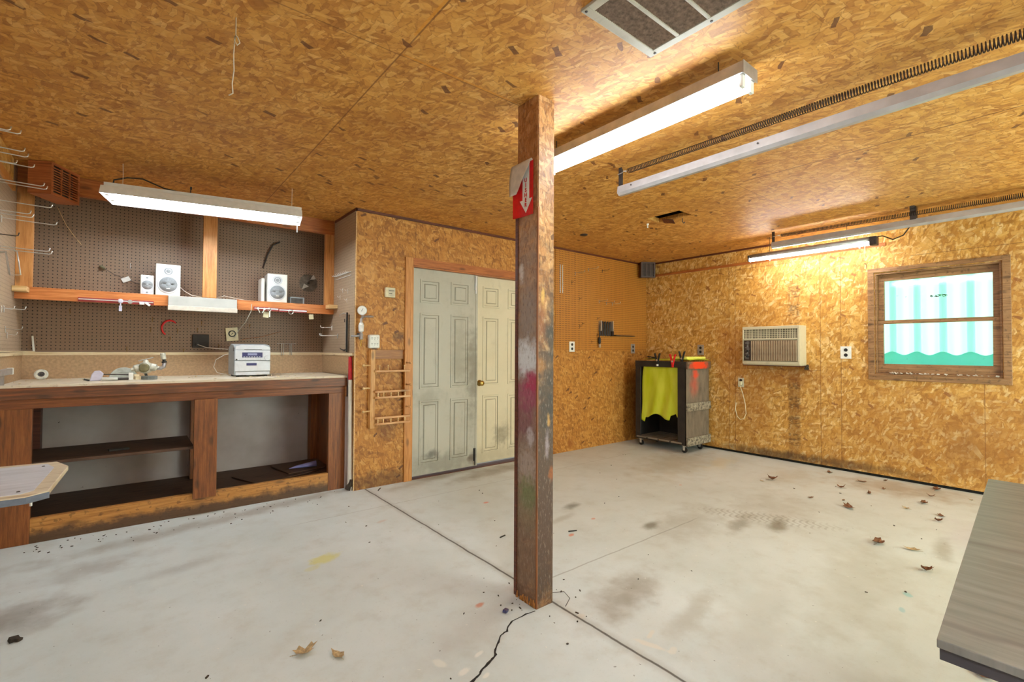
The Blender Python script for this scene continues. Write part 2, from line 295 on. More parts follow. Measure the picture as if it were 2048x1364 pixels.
    xj = a.math('ADD', x, wob); yj = a.math('ADD', y, wob)
    c = a.mix(a.math('MULTIPLY', a.line(xj, 1.602, .05, .9), .3), c, lin((140,130,116)))
    c = a.mix(a.math('MULTIPLY', a.line(xj, 1.602, .012, .5), .85), c, lin((66,54,46)))
    c = a.mix(a.math('MULTIPLY', a.both(a.line(yj, 1.85, .009, .8), a.band(x, 1.7, 3.2, .1)), .45), c, lin((112,102,88)))
    c = a.mix(a.math('MULTIPLY', a.both(a.line(yj, 3.5, .007, .8), a.band(x, .9, 4.6, .1)), .4), c, lin((122,112,98)))
    return a.bsdf(c, a.ramp(n2, [(.3, (.5,.5,.5,1)), (.7, (.72,.72,.72,1))]), bump=a.math('ADD', n2, a.math('MULTIPLY', n3, .3)), bstr=.12, bdist=.006)
M['floor'] = floor_mat()
# small things
M['white_metal'] = plain('white_enamel', (232,232,230), .35, var=.04)
M['off_white'] = plain('chalky_off_white_metal', (176,174,168), .45, var=.06, scale=8)
M['galv'] = plain('galvanised_steel', (176,172,170), .42, .6, var=.12, scale=14)
M['rail'] = plain('painted_track_steel', (186,182,182), .4, .35, var=.12, scale=8)
M['steel'] = plain('bright_wire', (214,214,212), .28, .8, var=.05)
M['dark_steel'] = plain('dark_steel', (74,68,66), .45, .6, var=.2)
M['spring'] = plain('black_spring_wire', (74,58,50), .42, .5, var=.2)
M['black'] = plain('black_plastic', (30,28,28), .5, var=.2)
M['black_paint'] = plain('dull_black_paint', (44,36,32), .6, var=.25, scale=12)
M['white_plastic'] = plain('white_plastic', (232,232,226), .4, var=.05)
M['cream_plastic'] = plain('cream_plastic', (222,212,176), .45, var=.08)
M['beige'] = plain('beige_plastic', (204,196,172), .5, var=.1)
M['silver_plastic'] = plain('silver_grey_plastic', (206,208,214), .35, .1, var=.05)
M['grey_plastic'] = plain('blue_grey_plastic', (150,156,160), .45, var=.08)
M['lcd'] = plain('dark_blue_display', (66,68,112), .2, var=.35, scale=300)
M['lcd_lit'] = plain('pale_blue_display', (150,156,196), .2, var=.2, scale=200)
M['cone'] = plain('grey_speaker_cone', (146,150,154), .5, var=.1, scale=90)
M['red'] = plain('red_plastic', (214,24,26), .4, var=.12)
M['red_bar'] = plain('faded_red_bar', (150,44,46), .4, var=.15)
M['maroon'] = plain('dull_red_fabric', (178,30,38), .7, var=.15)
M['pale_yellow'] = plain('pale_yellow_plastic', (240,238,110), .4, var=.06)
M['brass'] = plain('brass', (196,164,92), .25, .9, var=.1)
M['cord_white'] = plain('white_cord', (214,206,190), .6, var=.05)
M['cord_dark'] = plain('dark_cord', (52,46,42), .6, var=.1)
M['lavender'] = plain('pale_lavender_plastic', (206,202,222), .4, var=.08)
M['purple'] = plain('pale_violet_paper', (150,150,214), .7, var=.08)
M['leaf'] = plain('dry_brown_leaf', (122,78,48), .8, var=.4, scale=60)
M['leaf_pale'] = plain('dry_pale_leaf', (182,154,112), .8, var=.3, scale=60)
M['grit'] = plain('dark_grit', (66,54,44), .9, var=.3)
M['crack'] = plain('dark_crack', (46,40,36), .95, var=.3)
M['ac_body'] = dirty_paint('yellowed_ac_plastic', (204,194,164), (160,142,108), [], .45)
M['ac_slat'] = plain('tan_ac_louvres', (160,136,108), .5, var=.2, scale=14)
M['ac_dark'] = plain('brown_ac_panel', (58,42,36), .4, var=.25, scale=40)
M['vent_back'] = plain('dusty_grille_back', (92,80,70), .8, var=.2)
M['grime'] = plain('groove_grime', (112,102,84), .8, var=.25, scale=9)
M['void'] = plain('dark_cavity', (22,18,14), .9, var=.2)
M['vent_metal'] = dirty_paint('dusty_white_vent_metal', (176,168,150), (120,108,92), [], .5)
M['vent_slat'] = plain('dusty_vent_slats', (146,126,110), .7, var=.3, scale=60)
M['stone_disc'] = plain('grey_abrasive', (112,116,112), .8, var=.15)
M['pale_grey'] = plain('pale_grey_metal', (186,192,186), .45, .3, var=.12)
M['olive'] = plain('olive_cast_metal', (128,122,92), .5, .4, var=.2)
M['cast_white'] = plain('worn_white_cast_metal', (206,204,190), .45, .3, var=.2, scale=40)
M['pipe'] = plain('galvanised_pipe', (170,166,166), .35, .7, var=.15)
M['blade'] = plain('tarnished_saw_blade', (104,94,82), .4, .7, var=.25)
M['blade_light'] = plain('pale_blade_guard', (186,176,160), .5, .2, var=.15)
M['cloth_white'] = dirty_paint('dirty_white_roll', (214,206,192), (150,142,128), [], .5)
M['paper'] = plain('off_white_paper', (206,194,180), .7, var=.1)
def streaky(name, base, d, extra=None):
    a = N(name); g = a.noise(a.mapv(a.uv(), scale=(1.2, 9, 1)), 4, 5, .6); c = a.ramp(g, [(.3, lin(d)), (.5, lin(base)), (.7, lin(tuple(min(255, t+14) for t in base)))])
    if extra: c = extra(a, c)
    return a.bsdf(c, .5, bump=g, bstr=.08, bdist=.003)
def table_extra(a, c):
    x, y, _ = a.sep(a.uv()); w = a.math('ADD', x, a.math('MULTIPLY', a.noise(a.uv(), 3, 3), .08))
    for at in (1.12, 1.62):
        c = a.mix(a.math('MULTIPLY', a.line(w, at, .02, .9), .6), c, lin((86,74,70)))
    return c
a = N('grey_plywood_sheet'); g = a.noise(a.mapv(a.uv(), scale=(11, 1.4, 1)), 3.4, 5, .6)
M['table_right'] = a.bsdf(table_extra(a, a.ramp(g, [(.3, lin((104,100,92))), (.5, lin((120,115,106))), (.72, lin((138,131,122)))])), .42)
M['ply_edge'] = plain('dark_ply_edge', (58,52,54), .6, var=.35, scale=8)
M['table_left'] = streaky('worn_white_table_top', (204,206,214), (188,188,194))
M['slate'] = plain('slate_blue_edge', (104,112,126), .5, var=.15)
M['table_band'] = streaky('pale_worn_edge_wood', (214,198,168), (180,156,120))
M['cart_black'] = plain('cart_black_paint', (42,36,32), .55, var=.3, scale=8)
def cart_side(a, c):
    return a.mix(a.math('MULTIPLY', a.math('MAXIMUM', a.blob(5.33, .93, .07, .07, edge=.9, rough=.4, nscale=20), a.math('MULTIPLY', a.blob(5.3, .8, .1, .14, edge=1, rough=.3), .45)), .95), c, lin((222,70,34)))
a = N('cart_grey_panel'); M['cart_grey'] = a.bsdf(cart_side(a, a.ramp(a.noise(a.mapv(a.uv(), scale=(3, 1, 1)), 5, 5, .65), [(.3, lin((92,80,66))), (.5, lin((116,102,86))), (.7, lin((132,118,98)))])), .6)
M['cart_top_board'] = streaky('cart_orange_sprayed_board', (112,88,68), (78,62,50), lambda a, c: a.mix(a.math('MULTIPLY', a.blob(5.38, 1.045, .21, .07, edge=.5, rough=.3, nscale=18), .97), c, lin((232,66,26))))
a = N('cart_speckled_board'); M['cart_speck'] = a.bsdf(a.ramp(a.noise(a.uv(), 26, 5, .7), [(.38, lin((74,66,56))), (.5, lin((140,128,108))), (.62, lin((170,158,136)))]), .7)
M['shelf_grey'] = streaky('cart_grey_floor', (128,114,98), (92,82,70))
a = N('yellow_green_bag')
gl = a.n('ShaderNodeBsdfTranslucent'); gl.inputs[0].default_value = lin((236,246,60)); pb = a.n('ShaderNodeBsdfPrincipled')
a.put(pb.inputs['Base Color'], a.ramp(a.noise(a.mapv(a.uv(), scale=(4, 1, 1)), 3, 3), [(.3, lin((214,222,30))), (.7, lin((244,246,90)))])); pb.inputs['Roughness'].default_value = .3
mx = a.n('ShaderNodeMixShader'); mx.inputs[0].default_value = .3; a.t.links.new(pb.outputs[0], mx.inputs[1]); a.t.links.new(gl.outputs[0], mx.inputs[2]); a.t.links.new(mx.outputs[0], a.out.inputs[0]); M['bag'] = a.m
def emit(name, c, s):
    a = N(name); e = a.n('ShaderNodeEmission'); e.inputs[0].default_value = (*c, 1)
    a.put(e.inputs[1], a.math('MULTIPLY', a.math('ADD', a.math('MULTIPLY', a.noise(a.uv(), 2, 1), .06), .97), s)); a.t.links.new(e.outputs[0], a.out.inputs[0]); return a.m
M['tube_cool'] = emit('fluorescent_tube_cool', (.86, .95, 1), TUBE)
M['tube_fill'] = emit('fill_light_tube_rear', (.78, .92, 1), TUBE*3.3)  # boosted tubes of the fill light added behind the camera
M['tube_bench'] = emit('fluorescent_tube_bench', (.86, .95, 1), TUBE*1.15)
M['tube_warm'] = emit('fluorescent_tube_warm', (1, .97, .92), TUBE*1.6)
a = N('window_glass'); gl = a.n('ShaderNodeBsdfGlossy'); gl.inputs['Roughness'].default_value = .06; tr = a.n('ShaderNodeBsdfTransparent')
dirt = a.n('ShaderNodeBsdfDiffuse'); dirt.inputs[0].default_value = lin((120,150,130))
fr = a.n('ShaderNodeFresnel'); mx = a.n('ShaderNodeMixShader'); a.t.links.new(fr.outputs[0], mx.inputs[0]); a.t.links.new(tr.outputs[0], mx.inputs[1]); a.t.links.new(gl.outputs[0], mx.inputs[2])
mk = a.math('MULTIPLY', a.step(a.noise(a.uv(), 22, 5, .7), .66, .72), .5)
m2 = a.n('ShaderNodeMixShader'); a.put(m2.inputs[0], mk); a.t.links.new(mx.outputs[0], m2.inputs[1]); a.t.links.new(dirt.outputs[0], m2.inputs[2]); a.t.links.new(m2.outputs[0], a.out.inputs[0]); M['glass'] = a.m
def translucent(name, c):
    a = N(name); t = a.n('ShaderNodeBsdfTranslucent'); d = a.n('ShaderNodeBsdfDiffuse'); t.inputs[0].default_value = lin(c)
    nz = a.noise(a.uv(), 5, 4); a.put(d.inputs[0], a.mix(nz, lin(c), lin(tuple(x*.8 for x in c)))); m = a.n('ShaderNodeMixShader'); m.inputs[0].default_value = .3
    a.t.links.new(t.outputs[0], m.inputs[1]); a.t.links.new(d.outputs[0], m.inputs[2]); a.t.links.new(m.outputs[0], a.out.inputs[0]); return a.m
M['fibreglass'] = translucent('green_fibreglass_panel', (186,255,226))
M['fibreglass_rib'] = translucent('green_fibreglass_overlap', (205,255,232))
M['teal'] = translucent('teal_strip', (180,236,236))

# ------------------------------------------------------------ mesh helper
def wloc(p):
    v = Vector((0, 0, 0))
    while p: v += Vector(p.location); p = p.parent
    return v
class MB:
    def __init__(s): s.b = bmesh.new()
    def quad(s, pts): s.b.faces.new([s.b.verts.new(p) for p in pts]); return s
    def box(s, x0, x1, y0, y1, z0, z1):
        v = [s.b.verts.new((x, y, z)) for z in (z0, z1) for y in (y0, y1) for x in (x0, x1)]
        for f in ((0,2,3,1), (4,5,7,6), (0,1,5,4), (2,6,7,3), (0,4,6,2), (1,3,7,5)): s.b.faces.new([v[i] for i in f])
        return s
    def obox(s, c, size, rot):
        """box of the given size about c, turned by the Euler angles rot"""
        from mathutils import Euler
        m = Euler(rot).to_matrix(); n = len(s.b.verts); h = [t/2 for t in size]
        s.box(-h[0], h[0], -h[1], h[1], -h[2], h[2]); s.b.verts.ensure_lookup_table()
        for v in s.b.verts[n:]: v.co = m @ v.co + Vector(c)
        return s
    def prism(s, poly, y0, y1, axis='y'):
        f = {'y': lambda p, t: (p[0], t, p[1]), 'x': lambda p, t: (t, p[0], p[1]), 'z': lambda p, t: (p[0], p[1], t)}[axis]
        A = [s.b.verts.new(f(p, y0)) for p in poly]; B = [s.b.verts.new(f(p, y1)) for p in poly]; n = len(poly)
        s.b.faces.new(A); s.b.faces.new(B[::-1])
        for i in range(n): s.b.faces.new([A[i], B[i], B[(i+1) % n], A[(i+1) % n]])
        return s
    def tube(s, pts, r, seg=8, close=True):
        pts = [Vector(p) for p in pts]; rs = r if isinstance(r, (list, tuple)) else [r]*len(pts); rings = []
        t0 = (pts[1]-pts[0]).normalized(); up = Vector((0,0,1)) if abs(t0.z) < .9 else Vector((1,0,0)); nrm = t0.cross(up).normalized()
        for i, p in enumerate(pts):
            t = (pts[min(i+1, len(pts)-1)]-pts[max(i-1, 0)]).normalized()
            nrm = (nrm - t*nrm.dot(t)); nrm = nrm.normalized() if nrm.length > 1e-6 else t.orthogonal().normalized(); bi = t.cross(nrm)
            rings.append([s.b.verts.new(p+(nrm*math.cos(2*PI*k/seg)+bi*math.sin(2*PI*k/seg))*rs[i]) for k in range(seg)])
        for a, b in zip(rings, rings[1:]):
            for k in range(seg): s.b.faces.new([a[k], a[(k+1) % seg], b[(k+1) % seg], b[k]])
        if close: s.b.faces.new(rings[0][::-1]); s.b.faces.new(rings[-1])
        return s
    def lathe(s, c, axis, prof, seg=24):
        """prof: list of (distance along axis, radius)"""
        ax = Vector(axis).normalized(); return s.tube([Vector(c)+ax*(d+i*1e-6) for i, (d, r) in enumerate(prof)], [max(r, 1e-4) for d, r in prof], seg)
    def grid(s, fn, nu, nv):
        V = [[s.b.verts.new(fn(i/nu, j/nv)) for j in range(nv+1)] for i in range(nu+1)]
        for i in range(nu):
            for j in range(nv): s.b.faces.new([V[i][j], V[i+1][j], V[i+1][j+1], V[i][j+1]])
        return s
    def build(s, name, m, parent=None, bevel=0, smooth=False, solid=0, **props):
        b = s.b; bmesh.ops.recalc_face_normals(b, faces=b.faces[:])
        uvl = b.loops.layers.uv.new('UVMap')
        for f in b.faces:
            n = f.normal; ax = max(range(3), key=lambda i: abs(n[i])); f.smooth = smooth
            for l in f.loops:
                c = l.vert.co; l[uvl].uv = (c.y, c.z) if ax == 0 else (c.x, c.z) if ax == 1 else (c.x, c.y)
        me = bpy.data.meshes.new(name)
        if parent: off = wloc(parent)
        else:
            xs = [v.co for v in b.verts]; mn = [min(v[i] for v in xs) for i in range(3)]; mx_ = [max(v[i] for v in xs) for i in range(3)]
            off = Vector(((mn[0]+mx_[0])/2, (mn[1]+mx_[1])/2, mn[2]))
        for v in b.verts: v.co -= off
        b.to_mesh(me); b.free(); me.materials.append(M[m])
        o = bpy.data.objects.new(name, me); COL.objects.link(o)
        if parent: o.parent = parent
        else: o.location = off
        if solid: md = o.modifiers.new('thickness', 'SOLIDIFY'); md.thickness = solid; md.offset = 0
        if bevel: md = o.modifiers.new('bevel', 'BEVEL'); md.width = bevel; md.segments = 2; md.limit_method = 'ANGLE'
        for k, v in props.items(): o[k] = v
        return o
def thing(name, label, cat, loc=(0,0,0), group=None):
    o = bpy.data.objects.new(name, None); COL.objects.link(o); o.location = loc; o.empty_display_size = .05
    o['label'] = label; o['category'] = cat
    if group: o['group'] = group
    return o
def one(mb, name, m, label, cat, group=None, **k):
    o = mb.build(name, m, **k); o['label'] = label; o['category'] = cat
    if group: o['group'] = group
    return o
def struct(mb, name, m, parent=None, **k):
    o = mb.build(name, m, parent, **k)
    if not parent: o['kind'] = 'structure'
    return o
def copy_tree(o, loc=None, label=None, rz=None, parent=None):
    c = o.copy(); COL.objects.link(c); c.parent = parent
    if loc is not None: c.location = loc
    if rz is not None: c.rotation_euler.z = rz
    if label: c['label'] = label
    for ch in list(o.children): copy_tree(ch, parent=c)
    return c

# ------------------------------------------------------------ room shell
XL, XA, XR, YB, YK, H, YR = -.631, 1.505, 5.672, 4.027, 4.909, 2.44, -2.2
struct(MB().box(XL-.1, XR+.1, YR-.1, YK+.1, -.12, 0), 'floor', 'floor')
hx0, hx1, hy0, hy1 = 3.70, 3.90, 2.285, 2.62
c = MB()
for q in ((XL-.1, hx0, YR-.1, YK+.1), (hx1, XR+.1, YR-.1, YK+.1), (hx0, hx1, YR-.1, hy0), (hx0, hx1, hy1, YK+.1)): c.box(*q, H, H+.04)
ceiling = struct(c, 'ceiling', 'ceiling')
struct(MB().box(hx0-.05, hx1+.05, hy0-.05, hy1+.05, H+.2, H+.22).box(hx0-.05, hx0-.03, hy0-.05, hy1+.05, H+.04, H+.2).box(hx1+.03, hx1+.05, hy0-.05, hy1+.05, H+.04, H+.2)
       .box(hx0-.05, hx1+.05, hy0-.05, hy0-.03, H+.04, H+.2).box(hx0-.05, hx1+.05, hy1+.03, hy1+.05, H+.04, H+.2), 'cavity', 'void', ceiling)
DX0, DXM, DX1, DZ = 2.04, 2.795, 3.55, 2.005
struct(MB().box(XA, DX0, YB, YB+.11, 0, H).box(DX1, XR, YB, YB+.11, 0, H).box(DX0, DX1, YB, YB+.11, DZ, H), 'wall_back', 'back_wall')
WY0, WY1, WZ0, WZ1 = .51, 1.375, 1.0, 1.982
struct(MB().box(XR, XR+.11, YR, WY0, .028, H).box(XR, XR+.11, WY1, YB+.2, .028, H).box(XR, XR+.11, WY0, WY1, .028, WZ0).box(XR, XR+.11, WY0, WY1, WZ1, H), 'wall_right', 'right_wall')
struct(MB().box(XR+.02, XR+.1, YR, YB, 0, .027), 'trim_1', 'void')
struct(MB().box(XA+.0, XA+.1, YB+.11, YK+.1, 0, H), 'wall_alcove_right', 'wallboard')
struct(MB().box(XL-.1, XA+.1, YK, YK+.1, 0, H), 'wall_alcove_back', 'wallboard')
struct(MB().box(XL-.1, XL, YR, YK, 0, H), 'wall_left', 'wallboard')
struct(MB().box(XL, 2.55, YR-.1, YR, 0, H).box(5.15, XR, YR-.1, YR, 0, H).box(2.55, 5.15, YR-.1, YR, 2.15, H), 'wall_rear', 'plain_osb')
# mouldings where walls meet the ceiling
struct(MB().box(XA-.012, XR, YB-.014, YB, H-.022, H), 'trim_2', 'dark_wood')
struct(MB().box(XA-.014, XA, YB-.014, 4.56, H-.022, H), 'trim_3', 'dark_wood')
struct(MB().box(XR-.014, XR, YR, YB-.014, H-.02, H), 'trim_4', 'dark_wood')
struct(MB().box(XR-.02, XR, 1.285, YB, 2.245, 2.275), 'trim_5', 'trim_red')
struct(MB().box(XA-.006, XA, YB-.002, YB+.012, 0, 2.41), 'trim_6', 'pale_wood')
# door frame
df = MB().box(1.962, DX0, YB-.016, YB, 0, 2.075).box(DX1, DX1+.075, YB-.016, YB, 0, 2.075)
df.box(DX0, DX0+.012, YB, YB+.1, 0, DZ).box(DX1-.012, DX1, YB, YB+.1, 0, DZ)
trim = struct(df, 'trim_7', 'trim_z', bevel=.002)
struct(MB().box(DX0, DX1, YB-.016, YB, DZ, 2.075).box(DX0, DX1, YB, YB+.1, DZ-.012, DZ), 'head_casing', 'trim_red', trim)
struct(MB().box(DX0, DX1, YB, YB+.12, -.005, .006), 'threshold', 'dark_wood', trim)
struct(MB().box(XL, XL+.016, 1.0, 4.40, 2.29, 2.44), 'trim_9', 'plain_osb')
struct(MB().box(XL, XL+.022, 1.0, 4.44, 2.24, 2.29), 'trim_10', 'trim_z')
# pegboards
one(MB().box(3.885, XR-.004, YB-.007, YB-.001, 1.22, H-.022), 'pegboard', 'peg_tan', 'large tan pegboard covering the upper far wall right of the post', 'pegboard')
one(MB().box(XL, XA, YK-.007, YK-.001, 1.185, H), 'pegboard', 'peg_brown', 'wide brown pegboard filling the back of the workbench alcove', 'pegboard')
one(MB().box(XA-.007, XA-.001, YB+.012, YK-.008, 1.185, H-.022), 'pegboard', 'peg_side', 'narrow light brown pegboard on the alcove side wall by the hacksaw', 'pegboard')
one(MB().box(XL+.001, XL+.007, 1.2, YK-.008, 1.185, H), 'pegboard', 'peg_side', 'light brown pegboard full of long wire hooks on the left wall', 'pegboard')

def door(name, x0, x1, y, z0, z1, m):
    root = MB().box(x0, x1, y, y+.035, z0, z1)
    wdt = x1-x0; hgt = z1-z0
    cols = ((.12*wdt, .42*wdt), (.585*wdt, .885*wdt)); rows = ((1.67, 1.90), (.83, 1.57), (.10, .72))
    for (a0, a1) in cols:
        for (b0, b1) in rows:
            X0, X1, Z0, Z1 = x0+a0, x0+a1, z0+b0*hgt/2, z0+b1*hgt/2
            # raised moulding ring round each sunken field
            for q in ((X0, X1, Z0, Z0+.018), (X0, X1, Z1-.018, Z1), (X0, X0+.018, Z0+.018, Z1-.018), (X1-.018, X1, Z0+.018, Z1-.018)):
                root.box(q[0], q[1], y-.006, y+.002, q[2], q[3])
            X0 += .045; X1 -= .045; Z0 += .045; Z1 -= .045
            root.prism([(X0, Z0), (X1, Z0), (X1, Z1), (X0, Z1)], y-.002, y+.001)
            n = len(root.b.verts); root.b.verts.ensure_lookup_table()
            cx, cz = (X0+X1)/2, (Z0+Z1)/2
            root.box(X0+.008, X1-.008, y-.007, y+.002, Z0+.008, Z1-.008)
    root = struct(root, name, m, bevel=.0035); g = MB()
    for (a0, a1) in cols:
        for (b0, b1) in rows:
            X0, X1, Z0, Z1 = x0+a0, x0+a1, z0+b0*hgt/2, z0+b1*hgt/2
            for o_, w_ in ((0, .0025), (.018, .003), (.045, .004)):
                P0, P1, Q0, Q1 = X0+o_, X1-o_, Z0+o_, Z1-o_
                for q in ((P0, P1, Q0, Q0+w_), (P0, P1, Q1-w_, Q1), (P0, P0+w_*.7, Q0, Q1), (P1-w_*.7, P1, Q0, Q1)): g.box(q[0], q[1], y-.0026 if o_ else y-.0012, y-.0005, q[2], q[3])
    struct(g, 'panel_grooves', 'grime', root)
    return root
d1 = door('door_1', DX0+.014, DXM-.003, YB+.045, .018, DZ-.012, 'door_grey')
d2 = door('door_2', DXM+.012, DX1-.014, YB+.07, .03, DZ-.014, 'door_cream')
struct(MB().box(DXM-.008, DXM+.014, YB+.04, YB+.046, .018, DZ-.015), 'astragal', 'door_grey', d1)
struct(MB().box(DXM-.028, DXM-.004, YB+.036, YB+.044, 1.84, 1.99).tube([(DXM-.016, YB+.03, 1.80), (DXM-.016, YB+.03, 1.98)], .006), 'top_bolt', 'steel', d1)
struct(MB().box(DXM-.028, DXM-.004, YB+.036, YB+.044, .07, .2).tube([(DXM-.016, YB+.03, .03), (DXM-.016, YB+.03, .19)], .006), 'bottom_bolt', 'dark_steel', d1)
struct(MB().lathe((DXM+.06, YB+.07, .868), (0,-1,0), [(0, .032), (.008, .032), (.012, .014), (.03, .013), (.038, .024), (.052, .029), (.062, .022), (.065, .0)], 20), 'door_knob', 'brass', d2, smooth=True)
for z in (.3, 1.75): struct(MB().box(DX0+.012, DX0+.03, YB+.038, YB+.046, z-.045, z+.045), 'hinge', 'dark_steel', d1)

# ------------------------------------------------------------ window on the right wall
win = MB()
T = .05
for q in ((.454, 1.431, .946, .946+T), (.454, 1.431, 2.03-T*.8, 2.03), (.454, .454+T, .946+T, 2.03-T*.8), (1.431-T, 1.431, .946+T, 2.03-T*.8)): win.box(XR-.02, XR, *q)
for q in ((.508, 1.377, .998, 1.014), (.508, 1.377, 1.97, 1.984), (.508, .522, 1.014, 1.97), (1.363, 1.377, 1.014, 1.97)): win.box(XR-.002, XR+.1, *q)
for q in ((.996, 1.004),): win.box(XR-.026, XR-.004, .46, 1.425, q[0]-.012, q[1]-.004)
win = struct(win, 'window_1', 'win_wood', bevel=.003)
def sash(x, y0, y1, z0, z1, bt, bb, bs, nm):
    s = MB().box(x, x+.03, y0, y1, z0, z0+bb).box(x, x+.03, y0, y1, z1-bt, z1).box(x, x+.03, y0, y0+bs, z0+bb, z1-bt).box(x, x+.03, y1-bs, y1, z0+bb, z1-bt)
    s = struct(s, nm, 'win_wood', win, bevel=.003)
    struct(MB().box(x+.012, x+.016, y0+bs, y1-bs, z0+bb, z1-bt), 'pane', 'glass', s)
sash(XR+.058, .522, 1.363, 1.49, 1.97, .062, .035, .046, 'upper_sash')
sash(XR+.022, .522, 1.363, 1.014, 1.52, .033, .088, .046, 'lower_sash')
g = MB(); random.seed(3)
for i in range(46):
    y = random.uniform(.53, 1.34); r = random.uniform(.004, .012); g.obox((XR-.012+random.uniform(0, .02), y, 1.013+r*.3), (r, r*2, r*.8), (random.random(), random.random(), random.random()))
struct(g, 'sill_debris', 'paper', win)
g = MB(); random.seed(8)
for i in range(14): g.obox((XR+.064, .915+random.uniform(-.055, .055), 1.735+random.uniform(-.008, .008)), (.002, .02, .006), (random.uniform(.2, .9), 0, 0))
struct(g, 'dead_leaf_bits', 'grit', win)
struct(MB().tube([(XR-.004, 1.44, 2.04), (XR-.006, 1.445, 2.09), (XR-.012, 1.455, 2.098), (XR-.014, 1.462, 2.085)], .002, 5), 'bent_nail', 'dark_steel', win)
# what stands outside the glass
def wave(y): return .028*math.cos(2*PI*(y-.93)/.19)
one(MB().grid(lambda u, v: (6.02-wave(-.4+u*2.8), -.4+u*2.8, 1.03+v*1.6), 220, 1), 'corrugated_panel', 'fibreglass', 'pale green corrugated fibreglass panel standing outside the window', 'panel', smooth=True)
rb = MB()
for k in range(-6, 9):
    y = .93+.19*k
    rb.grid(lambda u, v, y=y: (6.028-wave(y-.026+u*.052), y-.026+u*.052, 1.03+v*1.6), 6, 1)
rb.build('overlap_strips', 'fibreglass_rib', bpy.data.objects['corrugated_panel'])
wv = [(-.3+.01*k, 1.205+.017*math.cos(2*PI*(-.3+.01*k-.925)/.19)) for k in range(251)]
one(MB().prism([(-.3, .85)]+wv+[(2.2, .85)], 5.93, 5.945, 'x'), 'closure_strip', 'teal', 'teal strip with wavy top edge outside the window below the panel', 'strip')

# ------------------------------------------------------------ workbench
yF = 4.135
wb = thing('workbench', 'long built-in brown wooden workbench with open shelves in the alcove', 'workbench', (.44, 4.5, 0))
MB().box(XL+.002, XA-.03, yF, YK-.002, .962, .985).build('bench_top', 'bench_top', wb, bevel=.002)
MB().box(XL+.002, XA-.03, yF-.006, yF+.03, .895, .968).build('front_edge_board', 'bench_top_edge', wb, bevel=.003)
MB().box(XL+.002, 1.47, 4.165, 4.20, .835, .895).build('upper_rail', 'bench_x', wb, bevel=.002)
MB().box(1.33, 1.47, 4.165, 4.205, .0, .835).build('corner_leg', 'bench_z', wb, bevel=.002)
MB().box(XL+.002, -.475, 4.165, 4.205, .0, .835).build('corner_leg', 'bench_z', wb, bevel=.002)
MB().box(.362, .507, 4.13, 4.163, .122, .842).build('centre_post', 'bench_z', wb, bevel=.003)
MB().box(-.475, 1.33, 4.165, 4.205, .0, .152).build('bottom_rail', 'bench_rail', wb, bevel=.002)
MB().box(XL+.01, 1.47, 4.205, YK-.005, .10, .125).build('bottom_shelf', 'bench_in', wb)
MB().box(-.6, .37, 4.19, 4.75, .475, .495).build('middle_shelf', 'bench_in', wb, bevel=.002)
MB().box(1.36, 1.45, 4.79, 4.88, .125, .96).build('rear_post', 'bench_z', wb)
MB().box(1.42, 1.455, 4.3, 4.79, .125, .96).build('end_panel', 'bench_z', wb)
MB().box(.39, .48, 4.205, 4.29, .125, .835).build('inner_post', 'dark_wood', wb)
MB().box(.395, .47, 4.77, 4.86, .125, .96).build('rear_post', 'bench_z', wb)
MB().box(-.60, -.50, 4.76, 4.86, .125, .96).build('rear_post', 'dark_wood', wb)
MB().box(-.62, 1.46, 4.3, 4.34, .86, .96).build('top_joist', 'dark_wood', wb)
MB().box(XL+.001, XL+.012, 4.12, YK-.02, .985, 1.16).box(XL+.012, XA-.012, YK-.02, YK-.008, .985, 1.16).box(XA-.012, XA-.001, 4.12, YK-.02, .985, 1.16).build('splashback', 'splash', wb)
MB().box(XL+.001, XL+.022, 4.05, YK-.022, 1.16, 1.183).box(XL+.001, XA-.001, YK-.022, YK-.008, 1.16, 1.183).box(XA-.02, XA-.001, 4.06, YK-.022, 1.16, 1.183).build('splashback_cap', 'cap', wb)
MB().box(1.415, 1.482, 4.17, 4.205, .80, .895).build('end_block', 'oak_x', wb)
MB().obox((.22, 4.24, .135), (.25, .04, .012), (0, 0, .25)).build('loose_slat', 'bench_in', wb)
one(MB().obox((1.0, 4.5, .133), (.55, .4, .008), (0, 0, .35)), 'hardboard_sheet', 'bench_in', 'flat dark hardboard sheet lying on the right bottom shelf of the workbench', 'board')
one(MB().obox((1.24, 4.6, .146), (.42, .36, .008), (.02, 0, .2)), 'hardboard_sheet', 'bench_in', 'second dark sheet overlapping the hardboard beside the violet paper', 'board')
one(MB().tube([(1.10, 4.50, .158), (1.16, 4.49, .168), (1.32, 4.46, .182)], [.004, .012, .026], 10), 'violet_paper', 'purple', 'rolled pale violet paper on the bottom shelf at the right of the workbench', 'paper', smooth=True)
one(MB().obox((-.06, 4.35, .502), (.11, .05, .012), (0, 0, .2)), 'wood_scrap', 'black_paint', 'small dark scrap lying on the middle workbench shelf', 'scrap')
one(MB().tube([(1.489, 4.075, .0), (1.487, 4.078, .4), (1.484, 4.085, .95)], [.024, .021, .017], 10), 'rolled_banner', 'cloth_white', 'long thin dirty white roll with red top standing at the right end of the workbench', 'roll')
rb = bpy.data.objects['rolled_banner']
MB().tube([(1.484, 4.085, .952), (1.484, 4.092, 1.15)], [.019, .015], 10).build('red_end', 'maroon', rb, label='red upper end')
MB().obox((1.486, 4.062, .05), (.035, .03, .09), (.3, .2, .3)).obox((1.476, 4.07, .02), (.04, .04, .035), (.1, .4, .3)).build('torn_foot', 'grit', rb, label='torn dark foot')
struct(MB().box(1.470, 1.498, 4.15, 4.163, 0, .80), 'trim_8', 'wallboard')

